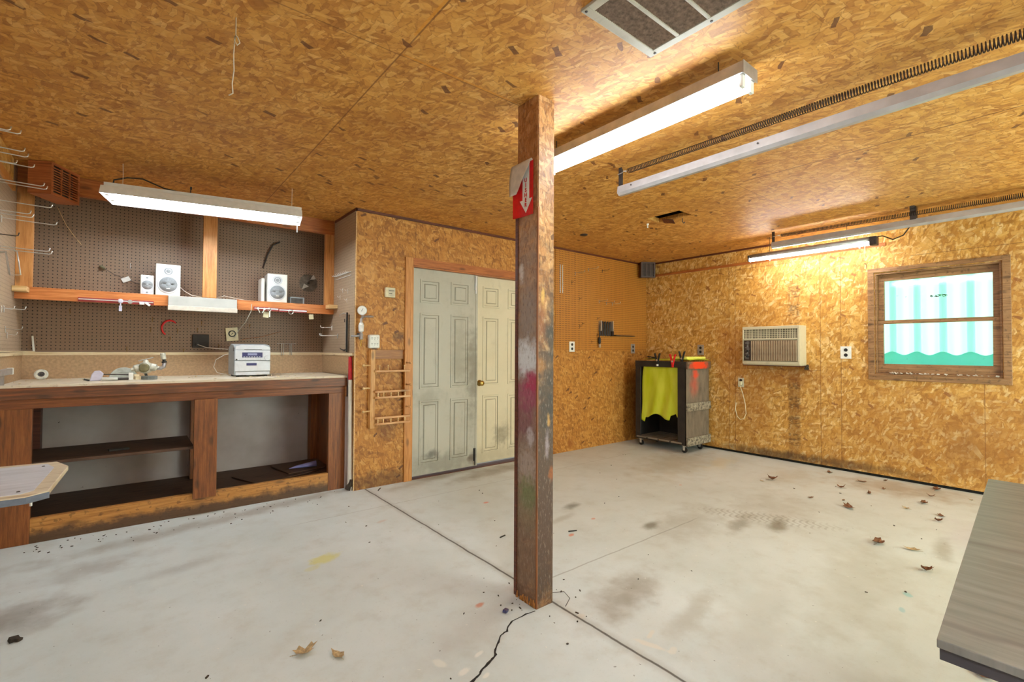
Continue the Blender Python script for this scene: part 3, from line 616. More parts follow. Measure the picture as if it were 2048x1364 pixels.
# ------------------------------------------------------------ shelf frame above the bench
sf = thing('shelf_frame', 'orange pine shelf with three uprights and header above the workbench', 'shelf', (.44, 4.74, 1.6))
yS = 4.581
MB().box(XL+.002, XA-.008, yS, yS+.035, 1.547, 1.632).build('front_board', 'shelf_wood', sf, bevel=.003)
MB().box(XL+.008, XA-.008, yS+.035, YK-.008, 1.612, 1.632).build('shelf_board', 'shelf_wood', sf)
for x0, x1 in ((XL+.008, -.538), (.442, .54), (1.412, XA-.008)):
    MB().box(x0, x1, yS-.002 if x0 > 0 and x0 < 1 else yS, yS+.035, 1.632, 2.305).build('upright', 'shelf_z', sf, bevel=.002)
MB().box(XL+.008, XA-.008, yS, yS+.035, 2.305, H).build('header', 'trim_red', sf, bevel=.002)
MB().box(XL+.008, XL+.08, 4.48, yS-.001, 1.59, 1.625).build('end_block', 'pale_wood', sf, bevel=.002)
MB().box(XA-.085, XA-.008, 4.47, yS-.001, 1.595, 1.63).build('end_block', 'pale_wood', sf, bevel=.002)

def vent_box(label, m, A, B, depth, zb):
    """wooden box hung in a ceiling corner, grille on the face from A to B"""
    A, B = Vector((*A, 0)), Vector((*B, 0)); d = (B-A).normalized(); nrm = Vector((-d.y, d.x, 0))
    mid = (A+B)/2
    t = thing('vent_box', label, 'vent', (mid.x, mid.y, zb), 'wooden vent boxes in the ceiling corners'); w_ = (B-A).length
    P = lambda s, q, z: A+d*s+nrm*q+Vector((0, 0, z))
    def pbox(mb, s0, s1, q0, q1, z0, z1):
        v = [mb.b.verts.new(P(s, q, z)) for z in (z0, z1) for q in (q0, q1) for s in (s0, s1)]
        for f in ((0,2,3,1), (4,5,7,6), (0,1,5,4), (2,6,7,3), (0,4,6,2), (1,3,7,5)): mb.b.faces.new([v[i] for i in f])
    zt = H-.002; s = MB()
    pbox(s, 0, .012, .008, depth, zb, zt); pbox(s, w_-.012, w_, .008, depth, zb, zt); pbox(s, .012, w_-.012, .008, depth, zb, zb+.012); pbox(s, .012, w_-.012, depth-.01, depth, zb+.012, zt)
    s.build('case', m, t, bevel=.002)
    f = MB(); fr = .018
    pbox(f, 0, fr, 0, .008, zb, zt); pbox(f, w_-fr, w_, 0, .008, zb, zt); pbox(f, fr, w_-fr, 0, .008, zb, zb+fr); pbox(f, fr, w_-fr, 0, .008, zt-fr, zt)
    for k in (1, 2): pbox(f, fr+(w_-2*fr)*k/3-.004, fr+(w_-2*fr)*k/3+.004, 0, .008, zb+fr, zt-fr)
    nn = 11
    for k in range(1, nn):
        z = zb+fr+(zt-zb-2*fr)*k/nn; pbox(f, fr, w_-fr, .002, .008, z-.003, z+.003)
    f.build('grille', m, t)
    q = MB(); pbox(q, fr, w_-fr, .03, .034, zb+.014, zt-.01); q.build('grille_backing', 'vent_back', t)
vent_box('red-brown wooden vent box in the ceiling corner above the left pegboard', 'vent_wood', (-.428, 4.292), (-.306, 4.518), .134, 2.222)
vent_box('dark wooden vent box in the far ceiling corner beside the tan pegboard', 'far_vent', (5.436, 3.935), (5.602, 3.825), .07, 2.225)

# ------------------------------------------------------------ fluorescent lights and an added rear fill light
def shop_light():
    t = thing('shop_light', 'long hanging twin tube fluorescent light over the workbench', 'ceiling light', (.425, 3.955, 2.2))
    t.rotation_euler = (0, 0, 0); return t
L1 = shop_light(); ang = math.radians(-11.5); hl, hw = .585, .145
def R1(x, y, z): return (.425+x*math.cos(ang)-y*math.sin(ang), 3.955+x*math.sin(ang)+y*math.cos(ang), z)
prof = [(-hw, 2.195), (-hw+.03, 2.25), (-.05, 2.268), (-.05, 2.29), (.05, 2.29), (.05, 2.268), (hw-.03, 2.25), (hw, 2.195)]
s = MB()
for (a0, b0), (a1, b1) in zip(prof, prof[1:]): s.quad([R1(-hl, a0, b0), R1(hl, a0, b0), R1(hl, a1, b1), R1(-hl, a1, b1)])
s.build('reflector', 'white_metal', L1, solid=.0015)
for e in (-hl, hl):
    s = MB(); s.b.faces.new([s.b.verts.new(R1(e, p[0], p[1])) for p in prof]); s.build('end_plate', 'galv', L1, solid=.002)
for y in (-.068, .068):
    MB().tube([R1(-hl+.03, y, 2.234), R1(hl-.03, y, 2.234)], .0125*1.3, 14).build('tube', 'tube_bench', L1, smooth=True)
    for e in (-hl+.02, hl-.02): MB().obox(R1(e, y, 2.226), (.02, .03, .045), (0, 0, ang)).build('lamp_holder', 'white_plastic', L1)
for x in (-.5, .52):
    MB().tube([R1(x, 0, 2.29), R1(x, .01, 2.36), R1(x, 0, 2.44)], .0018, 5).build('hanging_wire', 'cord_white', L1)
MB().tube([R1(-.55, 0, 2.292), R1(-.55, .02, 2.33), R1(-.48, .03, 2.36), R1(-.4, .03, 2.365), R1(-.28, .03, 2.32), R1(-.15, .02, 2.30), R1(-.05, 0, 2.292)], .005, 6).build('power_cord', 'cord_dark', L1, smooth=True)
MB().tube([R1(hl-.02, .13, 2.20), R1(hl-.02, .13, 2.14)], .0028, 6).build('pull_cord', 'white_plastic', L1)
one(MB().obox((.33, 4.3, 2.428), (.012, .012, .02), (0, 0, 0)).tube([(.33, 4.3, 2.42), (.325, 4.3, 2.38), (.335, 4.3, 2.37), (.338, 4.3, 2.35)], .004, 6), 'ceiling_hook', 'dark_steel', 'small dark hook in the ceiling behind the hanging bench light', 'hook')

def strip_light(name, label, x, y0, y1, zt, hh, ww, tm, tubes):
    t = thing(name, label, 'ceiling light', (x, (y0+y1)/2, zt-hh))
    s = MB().box(x-ww/2, x+ww/2, y0, y1, zt-hh, zt-.001); s.build('housing', 'galv', t, bevel=.003)
    for q0, q1 in ((y0-.003, y0), (y1, y1+.003)): MB().box(x-ww/2-.002, x+ww/2+.002, q0, q1, zt-hh-.004, zt-.001).build('end_plate', 'galv', t)
    for dx in tubes:
        MB().tube([(x+dx, y0+.025, zt-hh-.022), (x+dx, y1-.025, zt-hh-.022)], .019, 14).build('tube', tm, t, smooth=True)
        for y in (y0+.014, y1-.014): MB().box(x+dx-.014, x+dx+.014, y-.008, y+.008, zt-hh-.05, zt-hh).build('lamp_holder', 'white_plastic', t, bevel=.003)
    return t
strip_light('strip_light', 'twin tube fluorescent strip fixed to the ceiling right of the post', 1.955, .885, 2.1, 2.388, .05, .12, 'tube_cool', (-.036, .036))
strip_light('strip_light', 'unseen fill light added behind the viewer as a hanging twin tube strip', .25, -1.5, -.3, 2.22, .05, .12, 'tube_fill', (-.036, .036))  # added out of view as fill, brightens left ceiling, floor and post
for y in (-1.4, -.4): MB().tube([(.25, y, 2.218), (.25, y, H)], .003, 5).build('hanging_rod', 'dark_steel', bpy.data.objects['strip_light.001'])  # rods of the added fill light
for x in (1.92, 1.99):
    for y in (1.0, 1.98): MB().tube([(x, y, 2.387), (x, y, H)], .003, 5).build('hanging_rod', 'dark_steel', bpy.data.objects['strip_light'])
L3 = thing('tube_light', 'single tube light hanging under the rail near the right wall', 'ceiling light', (5.3, 1.85, 2.2))
MB().tube([(5.3, 2.40, 2.252), (5.3, 1.30, 2.252)], .030, 12).build('housing', 'galv', L3, smooth=True)
MB().tube([(5.3, 2.41, 2.224), (5.3, 1.32, 2.224)], .0215, 14).build('tube', 'tube_warm', L3, smooth=True)
MB().box(5.262, 5.338, 1.262, 1.318, 2.195, 2.275).build('end_cap', 'dark_steel', L3, bevel=.006)
MB().box(5.266, 5.334, 2.405, 2.42, 2.2, 2.27).build('end_cap', 'dark_steel', L3, bevel=.004)
for y in (2.2, 1.4): MB().tube([(5.3, y, 2.205), (5.3, y, 2.185)], .006, 6).build('clip', 'white_plastic', L3)
MB().tube([(5.3, 1.27, 2.27), (5.28, 1.22, 2.268), (5.25, 1.14, 2.215), (5.22, 1.06, 2.235), (5.17, 1.0, 2.3), (5.13, .98, 2.33)], .005, 6).build('power_cord', 'cord_dark', L3, smooth=True)
MB().tube([(5.3, 1.36, 2.205), (5.3, 1.36, 2.06)], .0015, 5).build('pull_string', 'cord_white', L3)
for y in (1.5, 2.2): MB().tube([(5.3, y, 2.28), (5.3, y, H)], .002, 5).build('hanging_wire', 'dark_steel', L3)

# ------------------------------------------------------------ garage door tracks with springs
def track(label, x, ys, zt, xs):
    t = thing('door_track', label, 'door track', (x, ys-1.8, zt-.06), 'overhead garage door rails with springs')
    p = [(-.025, .0), (-.03, -.045), (-.012, -.06), (.012, -.06), (.03, -.045), (.025, .0), (.019, 0), (.023, -.041), (.009, -.053), (-.009, -.053), (-.023, -.041), (-.019, 0)]
    MB().prism([(x+a_, zt+b_) for a_, b_ in p], ys-4.05, ys).build('rail', 'rail', t)
    MB().box(x-.018, x+.018, ys-.012, ys-.004, zt-.055, H).box(x-.018, x-.014, ys-.03, ys-.012, zt-.055, H).build('hanger', 'dark_steel', t)
    MB().tube([(xs, ys-.02, 2.385), (xs, ys-.06, 2.388), (xs-.012, ys-.075, 2.39), (xs, ys-.09, 2.39), (xs+.012, ys-.075, 2.39)], .003, 6).build('eye_bolt', 'steel', t)
    n = 150; pts = []; L = 3.2; y = ys-.10; turns = 290; k = 8
    for i in range(turns*k):
        u = i/(turns*k); r = .015+.005*min(1, u*1.8)
        yy = ys-.10-L*u; zz = 2.385-.05*u*.55
        pts.append((xs+r*math.cos(2*PI*i/k), yy, zz+r*math.sin(2*PI*i/k)))
    MB().tube(pts, .0024, 4).build('spring', 'spring', t, smooth=True)
    return t
T1 = track('grey overhead rail with black coil spring nearest the post', 2.546, 2.015, 2.315, 2.50)
T2 = track('grey overhead rail with coil spring above the window', 5.12, 2.10, 2.335, 5.08)
MB().box(5.085, 5.145, .95, .99, 2.33, H).box(5.06, 5.17, .955, .985, H-.02, H).build('mid_hanger', 'dark_steel', T2)
for y in (1.9, 1.1): MB().tube([(2.515, y, 2.295), (2.512, y, 2.295)], .005, 8).build('bolt', 'dark_steel', T1)

# ceiling return vent
vt = thing('ceiling_vent', 'large dusty metal return vent in the ceiling at top of view', 'vent', (1.44, .8, H-.01))
x0, x1, y0, y1 = 1.235, 1.655, .45, 1.152; fr = .034; z0, z1 = H-.012, H-.001
MB().box(x0, x1, y0, y0+fr, z0, z1).box(x0, x1, y1-fr, y1, z0, z1).box(x0, x0+fr, y0+fr, y1-fr, z0, z1).box(x1-fr, x1, y0+fr, y1-fr, z0, z1)\
    .box(x0+fr, x1-fr, .999, 1.013, z0, z1).box(x0+fr, x1-fr, .872, .886, z0, z1).box(x0+fr, x1-fr, .745, .759, z0, z1).box(x0+fr, x1-fr, .6, .614, z0, z1).build('frame', 'vent_metal', vt, bevel=.002)
s = MB(); n = 36
for i in range(n):
    x = x0+fr+(x1-x0-2*fr)*(i+.5)/n; s.obox((x, (y0+y1)/2, H-.007), (.0075, y1-y0-2*fr, .0015), (0, .6, 0))
s.build('slats', 'vent_slat', vt); MB().box(x0+fr, x1-fr, y0+fr, y1-fr, H-.0015, H-.0005).build('backing', 'void', vt)
for (px, py) in ((x0+.014, y1-.014), (x1-.014, y1-.03), (x1-.014, .88)): MB().lathe((px, py, z0), (0,0,-1), [(0, .006), (.003, .004)], 8).build('screw', 'dark_steel', vt)
# things at the open hole in the ceiling
one(MB().obox((3.87, 2.5, H-.018), (.07, .11, .004), (.25, .3, .3)), 'torn_flap', 'dark_wood', 'torn brown flap of board hanging at the edge of the ceiling hole', 'flap')
one(MB().tube([(3.94, 2.40, H), (3.942, 2.40, 2.41), (3.955, 2.395, 2.395), (3.966, 2.39, 2.41)], .004, 6), 'ceiling_hook', 'dark_steel', 'small dark hook beside the open hole in the ceiling', 'hook')
one(MB().lathe((3.86, 2.72, H), (0,0,-1), [(0, .012), (.006, .010), (.012, .006), (.03, .004), (.034, .009), (.04, .002)], 10), 'ceiling_hook', 'white_plastic', 'small pale hook left of the hole in the ceiling', 'hook')
one(MB().lathe((3.70, 3.40, H), (0,0,-1), [(0, .04), (.008, .04), (.012, .03), (.016, .0)], 16), 'ceiling_plate', 'dark_steel', 'small round dark plate on the ceiling before the tan pegboard', 'plate')
# string hanging from the ceiling
one(MB().tube([(.281, 1.989, H), (.281, 1.989, 2.375), (.287, 1.985, 2.365), (.293, 1.98, 2.345), (.285, 1.98, 2.333), (.277, 1.987, 2.35), (.279, 1.989, 2.37), (.275, 1.99, 2.30), (.277, 1.99, 2.24), (.272, 1.99, 2.19), (.275, 1.99, 2.155), (.262, 1.995, 2.145)], .0022, 6),
    'pull_string', 'cord_white', 'knotted white string hanging from the ceiling at upper left', 'string', smooth=True)

# ------------------------------------------------------------ post in the middle of the room
PX0, PX1, PY0, PY1 = 1.497, 1.600, 1.668, 1.826
post = thing('support_post', 'square board-clad post standing in the middle of the floor', 'post', ((PX0+PX1)/2, (PY0+PY1)/2, 0))
MB().box(PX0+.012, PX1-.012, PY0+.012, PY1-.012, 0, H).build('timber_core', 'dark_wood', post)
MB().box(PX0, PX0+.012, PY0+.004, PY1-.004, .012, H).build('face_panel', 'post_left', post)
MB().box(PX0+.004, PX1, PY0, PY0+.012, .0, H).build('face_panel', 'post_right', post)
MB().box(PX1-.012, PX1, PY0+.012, PY1-.002, .0, H).build('face_panel', 'post_right', post)
MB().box(PX0+.012, PX1-.012, PY1-.012, PY1, .0, H).build('face_panel', 'post_left', post)
MB().box(PX0-.006, PX0+.003, PY1-.014, PY1+.006, .01, 1.885).build('corner_strip', 'dark_wood', post, bevel=.002)
MB().box(PX0-.002, PX0+.006, PY0-.001, PY0+.008, .0, 1.9).build('corner_strip', 'bench_z', post, bevel=.002)
s = MB(); random.seed(11)
for i in range(26):
    y = PY0+.01+random.random()*(PY1-PY0-.02); hh = random.uniform(.008, .03); s.prism([(y-.003, .002), (y+.003, .002), (y+random.uniform(-.003, .003), hh+.01)], PX0-.004, PX0+.002, 'x')
s.build('splintered_foot', 'trim_z', post)
# fire extinguisher sign on the post, top corner peeled over
sg = thing('extinguisher_sign', 'red and white fire extinguisher sign with curled top on the post', 'sign', (PX0-.004, 1.765, 1.87))
sy0, sy1, sz0, sz1 = 1.700, 1.842, 1.872, 2.135
X = lambda y: PX0-.004-.010*max(0, (y-1.80)/.04)
MB().grid(lambda u, v: (X(sy0+u*(sy1-sy0)), sy0+u*(sy1-sy0), sz0+v*(sz1-sz0)), 8, 8).build('sheet', 'red', sg, solid=.001)
def arrow(pts):
    b = MB(); b.prism(pts, PX0-.0062, PX0-.0055, 'x'); return b
ya = 1.752
arrow([(ya, 1.886), (ya+.046, 1.952), (ya+.025, 1.952), (ya+.025, 2.12), (ya-.025, 2.12), (ya-.025, 1.952), (ya-.046, 1.952)]).build('white_arrow', 'white_plastic', sg)
def curl(u, v):
    # the upper part of the sheet folds forward and down, its pale back outwards
    y = 1.702+u*.146; s_ = v*(.045+.125*min(1, u*1.7)); r = .008; top = 2.132
    if s_ < PI*r: th = s_/r; return (PX0-.006-r*(1-math.cos(th)), y, top+r*math.sin(th))
    d_ = s_-PI*r; return (PX0-.006-2*r-.006*math.sin(d_*22), y+d_*.10, top-d_)
MB().grid(curl, 8, 14).build('peeled_corner', 'paper', sg, smooth=True, solid=.0008, label='pale curled back of the sign')
def text_mesh(txt, size, spacing=1.0):
    cu = bpy.data.curves.new('lettering', 'FONT'); cu.body = txt; cu.size = size; cu.align_x = 'CENTER'; cu.extrude = .0004; cu.offset = size*.03; cu.space_line = spacing
    o = bpy.data.objects.new('lettering', cu); COL.objects.link(o); dg = bpy.context.evaluated_depsgraph_get()
    me = bpy.data.meshes.new_from_object(o.evaluated_get(dg)); bpy.data.objects.remove(o); return me
me = text_mesh('U\nI\nS\nH\nE\nR', .027, .9)
for v in me.vertices: x_, y_, z_ = v.co; v.co = (-z_-.0032, -x_, y_)
me.materials.append(M['red']); o = bpy.data.objects.new('lettering', me); COL.objects.link(o); o.parent = sg
o.location = (0, ya-1.765, 2.038-1.87); o.scale = (1, 1.0, 1)

# ------------------------------------------------------------ right wall: air conditioner, outlets
ac = thing('air_conditioner', 'old yellowed window air conditioner set into the right wall', 'air conditioner', (5.58, 2.28, 1.06))
ax0, ay0, ay1, az0, az1 = 5.49, 1.985, 2.585, 1.075, 1.485
MB().box(ax0+.02, XR+.12, ay0, ay1, az0-.012, az1+.012).build('case', 'ac_body', ac, bevel=.004)
MB().box(ax0, ax0+.02, ay0, ay1, az1-.022, az1+.01).box(ax0, ax0+.02, ay0, ay1, az0, az0+.03).box(ax0, ax0+.02, ay0, ay0+.022, az0+.03, az1-.022).box(ax0, ax0+.02, ay1-.012, ay1, az0+.03, az1-.022).box(ax0, ax0+.02, ay0+.022, ay1-.012, 1.345, 1.362).build('front_frame', 'ac_body', ac, bevel=.003)
s = MB(); n = 34
for i in range(n+1):
    y = ay0+.022+(ay1-ay0-.034)*i/n; s.box(ax0+.006, ax0+.012, y-.003, y+.003, 1.362, az1-.022)
for k in range(1, 5): z = 1.362+(az1-.022-1.362)*k/5; s.box(ax0+.009, ax0+.013, ay0+.022, ay1-.012, z-.0025, z+.0025)
s.build('upper_grille', 'ac_body', ac)
MB().box(ax0+.0135, ax0+.019, ay0+.022, ay1-.012, 1.362, az1-.022).build('grille_backing', 'void', ac)
MB().box(ax0-.001, ax0+.012, 2.49, 2.565, 1.112, 1.338).build('control_panel', 'ac_dark', ac, bevel=.002)
s = MB(); random.seed(5)
for i in range(15): z = 1.13+i*.0138; s.box(ax0-.002, ax0, 2.505+random.uniform(0, .012), 2.54+random.uniform(-.01, .018), z, z+.004)
s.build('panel_markings', 'pale_grey', ac)
for z in (1.16, 1.22): MB().lathe((ax0-.001, 2.527, z), (-1,0,0), [(0, .016), (.012, .014), (.014, .0)], 14).build('knob', 'black', ac)
s = MB(); s.box(ax0+.004, ax0+.012, ay0+.03, 2.488, 1.112, 1.338); n = 19
for i in range(n+1): y = ay0+.034+(2.484-ay0-.034)*i/n; s.prism([(y-.006, ax0+.004), (y+.006, ax0+.004), (y, ax0-.007)], 1.115, 1.335, 'z')
# prism above is laid out as (y,x): swap into place
s.b.verts.ensure_lookup_table()
for v in s.b.verts[8:]: v.co = Vector((v.co.y, v.co.x, v.co.z))
s.build('front_louvres', 'ac_slat', ac)
MB().box(ax0+.02, XR, ay0-.004, ay1+.004, az0-.022, az0-.012).build('support_ledge', 'dark_wood', ac)
random.seed(9); s = MB()
for i in range(16): s.obox((XR-.012-random.random()*.05, 1.968+random.uniform(-.01, .012), 1.05+random.uniform(-.02, .02)), (.02, .012, .014), (random.random(), random.random(), 0))
s.build('crumbled_foam', 'grit', ac)
def outlet(p, ax, label, plate, face, w_=.07, h_=.115, group='wall outlets'):
    """duplex outlet; ax = 'x' on the right wall, 'y' on a wall facing the viewer"""
    t = thing('wall_outlet', label, 'outlet', p, group)
    def b(mb, a0, a1, d0, d1, z0, z1):
        return mb.box(p[0]+d0, p[0]+d1, p[1]+a0, p[1]+a1, p[2]+z0, p[2]+z1) if ax == 'x' else mb.box(p[0]+a0, p[0]+a1, p[1]+d0, p[1]+d1, p[2]+z0, p[2]+z1)
    b(MB(), -w_/2, w_/2, -.006, -.0005, -h_/2, h_/2).build('plate', plate, t, bevel=.002)
    for z in (-.026, .026):
        n_ = Vector((-1, 0, 0)) if ax == 'x' else Vector((0, -1, 0))
        MB().lathe((p[0]+(-.0055 if ax == 'x' else 0), p[1]+(0 if ax == 'x' else -.0055), p[2]+z), n_, [(0, .017), (.003, .0165), (.0032, 0)], 16).build('socket', face, t)
        s = MB()
        for a_ in (-.006, .006): b(s, a_-.0016, a_+.0016, -.0093, -.0085, z-.004+.001, z+.007)
        b(s, -.002, .002, -.0093, -.0085, z-.011, z-.007); s.build('slots', 'black', t)
    return t
outlet((XR, 1.622, 1.209), 'x', 'white outlet with black sockets between air conditioner and window', 'white_plastic', 'black', .095, .125)
outlet((XR, 3.20, 1.232), 'x', 'grey plate outlet on the right wall above the rolling cart', 'galv', 'black', .085, .13)
outlet((4.165, YB-.007, 1.262), 'y', 'white outlet at the lower edge of the tan pegboard near the post', 'white_plastic', 'black', .09, .125)
outlet((5.36, YB-.007, 1.245), 'y', 'outlet at the lower edge of the tan pegboard above the cart', 'galv', 'black', .085, .13)
ot = outlet((XR, 2.688, .845), 'x', 'small beige outlet with plug and hanging cord below the air conditioner', 'beige', 'dark_steel', .07, .11)
one(MB().obox((XR-.02, 2.69, .835), (.028, .032, .05), (0,0,0)).tube([(XR-.025, 2.69, .81), (XR-.02, 2.66, .72), (XR-.014, 2.635, .6), (XR-.012, 2.625, .48), (XR-.02, 2.65, .42), (XR-.02, 2.69, .405), (XR-.014, 2.73, .44), (XR-.012, 2.75, .52), (XR-.01, 2.745, .6)], .0045, 6),
    'power_cord', 'cream_plastic', 'cream power cord looping down the wall from the beige outlet', 'cord', smooth=False)
# specks of light paint on right wall
# ------------------------------------------------------------ rolling cart in the far corner
cx0, cx1, cy0, cy1, cz0, cz1 = 5.12, 5.64, 3.075, 3.80, .09, 1.09
ct = thing('rolling_cart', 'tall dark wooden rolling cart with grey end panel in the corner', 'cart', (5.38, 3.44, 0))
MB().box(cx0, cx0+.03, cy0, cy1, 1.015, cz1).build('front_rail', 'cart_black', ct, bevel=.002)
MB().box(cx0+.004, cx0+.03, cy0+.002, cy0+.115, cz0, 1.015).build('corner_post', 'cart_black', ct, bevel=.002)
MB().box(cx0+.004, cx0+.03, cy1-.075, cy1-.002, cz0, 1.015).build('corner_post', 'cart_black', ct, bevel=.002)
MB().box(cx0+.03, cx1, cy1-.02, cy1, cz0, 1.08).build('far_panel', 'cart_black', ct)
MB().box(cx0+.03, cx1-.01, cy0+.016, cy0+.03, cz0, 1.08).build('inner_panel', 'cart_black', ct)
MB().box(cx1-.012, cx1, cy0+.03, cy1-.02, cz0, 1.0).build('rear_panel', 'cart_black', ct)
MB().box(cx0+.004, cx1, cy0+.001, cy0+.015, cz0, 1.08).build('end_panel', 'cart_grey', ct)
MB().box(cx0, cx1+.012, cy0-.02, cy0, 1.0, cz1-.002).build('end_board', 'cart_top_board', ct, bevel=.002)
MB().box(cx0, cx1+.012, cy0-.02, cy0, .50, .595).build('end_board', 'cart_speck', ct, bevel=.002)
MB().box(cx0, cx1+.012, cy0-.02, cy0, .085, .185).build('end_board', 'cart_speck', ct, bevel=.002)
for k in range(4): MB().box(cx0-.006, cx1-.02, cy0+.06+k*.165, cy0+.06+k*.165+.145, .105, .125).build('bottom_board', 'shelf_grey', ct, bevel=.003)
MB().box(cx0+.03, cx1-.02, cy0+.03, cy1-.02, .088, .104).build('base', 'cart_black', ct)
def caster(x, y):
    t = bpy.data.objects.new('caster', None); COL.objects.link(t); t.parent = ct; t.location = Vector((x, y, 0))-Vector(ct.location)
    MB().lathe((x-.012, y, .032), (1,0,0), [(0, .02), (.002, .032), (.022, .032), (.024, .02)], 18).build('wheel', 'black', t, smooth=False)
    MB().box(x-.018, x-.015, y-.014, y+.014, .03, .085).box(x+.015, x+.018, y-.014, y+.014, .03, .085).box(x-.024, x+.024, y-.022, y+.022, .078, .087).build('fork', 'steel', t)
for x, y in ((cx0+.05, cy0+.05), (cx0+.05, cy1-.06), (cx1-.12, cy0+.05), (cx1-.12, cy1-.06)): caster(x, y)
def bag(u, v):
    y = 3.20+(1-u)*.50; w2 = v; flare = .02*w2
    y += (.5-u)*.07*w2+.012*math.sin(v*6+u*4)
    z = 1.035-v*(.64+.03*math.sin(u*11)+(.06 if u < .12 else 0)-(.05 if .75 < u < .9 else 0))
    x = cx0+.045-.012*math.sin(u*17+v*2.2)*v-.010*math.sin(u*7+1)*v-.05*v*(1-abs(2*u-1))*.6
    return (x, y, z)
one(MB().grid(bag, 40, 30), 'plastic_bag', 'bag', 'yellow-green plastic bag hanging in the open front of the cart', 'bag', smooth=True, solid=.002)
def film(u, v):
    return (5.17+v*.42, 3.05+u*.66, 1.108+.008*math.sin(u*9+v*3)+0)
one(MB().grid(film, 26, 12), 'plastic_cover', 'bag', 'yellow plastic sheet spread over the top of the cart', 'plastic sheet', smooth=True, solid=.003)
one(MB().box(5.18, 5.60, 3.09, 3.34, 1.116, 1.148), 'folded_sheet', 'pale_yellow', 'thick folded pale yellow sheet lying on the right end of the cart top', 'plastic sheet', bevel=.012)
def clamp2(x, y, z, rx, m, label):
    t = thing('spring_clamp', label, 'clamp', (x, y, z), 'spring clamps on the cart')
    for sgn in (-1, 1):
        poly = [(y+sgn*.003-.006, z-.05), (y+sgn*.003+.006, z-.05), (y+sgn*.012+.008, z), (y+sgn*.036+.009, z+.085), (y+sgn*.036-.009, z+.088), (y+sgn*.012-.008, z)]
        MB().prism(poly, x-.011, x+.011, 'x').build('handle', m, t, bevel=.003)
    MB().lathe((x-.013, y, z), (1,0,0), [(0, .012), (.026, .012)], 12).build('pivot', 'steel', t)
    MB().box(x-.009, x+.009, y-.011, y+.011, z-.072, z-.048).build('jaw_tip', m if m == 'red' else 'white_plastic', t, bevel=.003)
    t.rotation_euler = (0, 0, 0); return t
clamp2(cx0-.012, 3.46, 1.10, 0, 'black', 'black spring clamp with splayed handles, leftmost upright on the cart front')
clamp2(cx0-.012, 3.245, 1.09, 0, 'red', 'red-jawed spring clamp gripping the cart front rail')
clamp2(cx0+.05, 3.16, 1.125, 0, 'black', 'black spring clamp standing right of the red one on the cart')
ly = thing('spring_clamp', 'black spring clamp lying flat on the back left of the cart top', 'clamp', (5.2, 3.6, 1.13), 'spring clamps on the cart')
MB().obox((5.2, 3.6, 1.135), (.02, .13, .014), (.12, 0, 0)).build('handle', 'black', ly, bevel=.003)
MB().obox((5.205, 3.61, 1.118), (.02, .12, .014), (-.1, 0, 0)).build('handle', 'black', ly, bevel=.003)

# ------------------------------------------------------------ wall beside the doors
th = thing('thermostat', 'small cream thermostat box high on the wall left of the doors', 'thermostat', (1.80, YB-.03, 1.685))
MB().box(1.762, 1.852, YB-.036, YB-.001, 1.685, 1.772).build('case', 'cream_plastic', th, bevel=.004)
MB().box(1.785, 1.846, YB-.038, YB-.036, 1.695, 1.762).build('cover', 'beige', th); MB().box(1.79, 1.84, YB-.0395, YB-.038, 1.742, 1.747).box(1.79, 1.82, YB-.0395, YB-.038, 1.715, 1.719).build('scale_marks', 'dark_steel', th)
so = thing('outlet_adapter', 'white six-socket outlet adapter above the wooden peg rack', 'outlet', (1.655, YB-.04, 1.225))
MB().box(1.608, 1.708, YB-.045, YB-.001, 1.225, 1.345).build('case', 'white_plastic', so, bevel=.012)
s = MB()
for r_ in range(2):
    for c_ in range(3):
        x = 1.634+c_*.025; z = 1.26+r_*.05; s.box(x-.005, x-.003, YB-.0462, YB-.045, z, z+.012).box(x+.003, x+.005, YB-.0462, YB-.045, z, z+.012).box(x-.0015, x+.0015, YB-.0462, YB-.045, z-.009, z-.004)
s.build('slots', 'black', so)
# air line with gauge
ga = thing('air_gauge', 'pressure gauge and regulator on galvanised air pipe beside alcove corner', 'gauge', (1.54, YB-.055, 1.24))
yg = YB-.055
MB().tube([(1.445, yg, 1.328), (1.53, yg, 1.33)], .0095, 10).build('side_pipe', 'pipe', ga, smooth=True)
MB().tube([(1.532, yg, 1.315), (1.532, yg, 1.48)], .011, 10).lathe((1.532, yg, 1.30), (0,0,1), [(0, .012), (.002, .018), (.05, .018), (.052, .012)], 8).build('riser_pipe', 'pipe', ga)
MB().lathe((1.532, yg, 1.365), (0,0,1), [(0, .012), (.006, .021), (.06, .023), (.066, .018), (.075, .018), (.08, .012)], 16).build('regulator', 'white_metal', ga, smooth=False)
MB().tube([(1.534, yg, 1.475), (1.55, yg, 1.50), (1.56, yg, 1.497)], .011, 8).build('elbow', 'pipe', ga)
MB().tube([(1.55, yg, 1.498), (1.59, yg, 1.502)], .008, 8).lathe((1.585, yg, 1.502), (1,0,0), [(0, .009), (.01, .012), (.02, .009), (.03, .012), (.04, .009), (.055, .006)], 10).build('hose_nipple', 'pipe', ga)
MB().tube([(1.538, yg, 1.49), (1.541, yg-.004, 1.53)], .007, 8).build('gauge_stem', 'pipe', ga)
gd = MB().lathe((1.543, yg+.012, 1.549), (-.35,-.94,0), [(0, .036), (.004, .041), (.026, .041), (.03, .038)], 28).build('gauge_case', 'steel', ga)
gf = MB().lathe((1.5327, yg-.0162, 1.549), (-.35,-.94,0), [(0, .036), (.0025, .036)], 28).build('dial', 'white_plastic', gd)
MB().obox((1.5317, yg-.0190, 1.553), (.003, .0015, .028), (0, .5, -.35)).build('needle', 'black', gd)
MB().tube([(1.532, yg, 1.30), (1.530, yg, 1.24)], [.007, .009], 8).build('drain_stub', 'brass', ga)
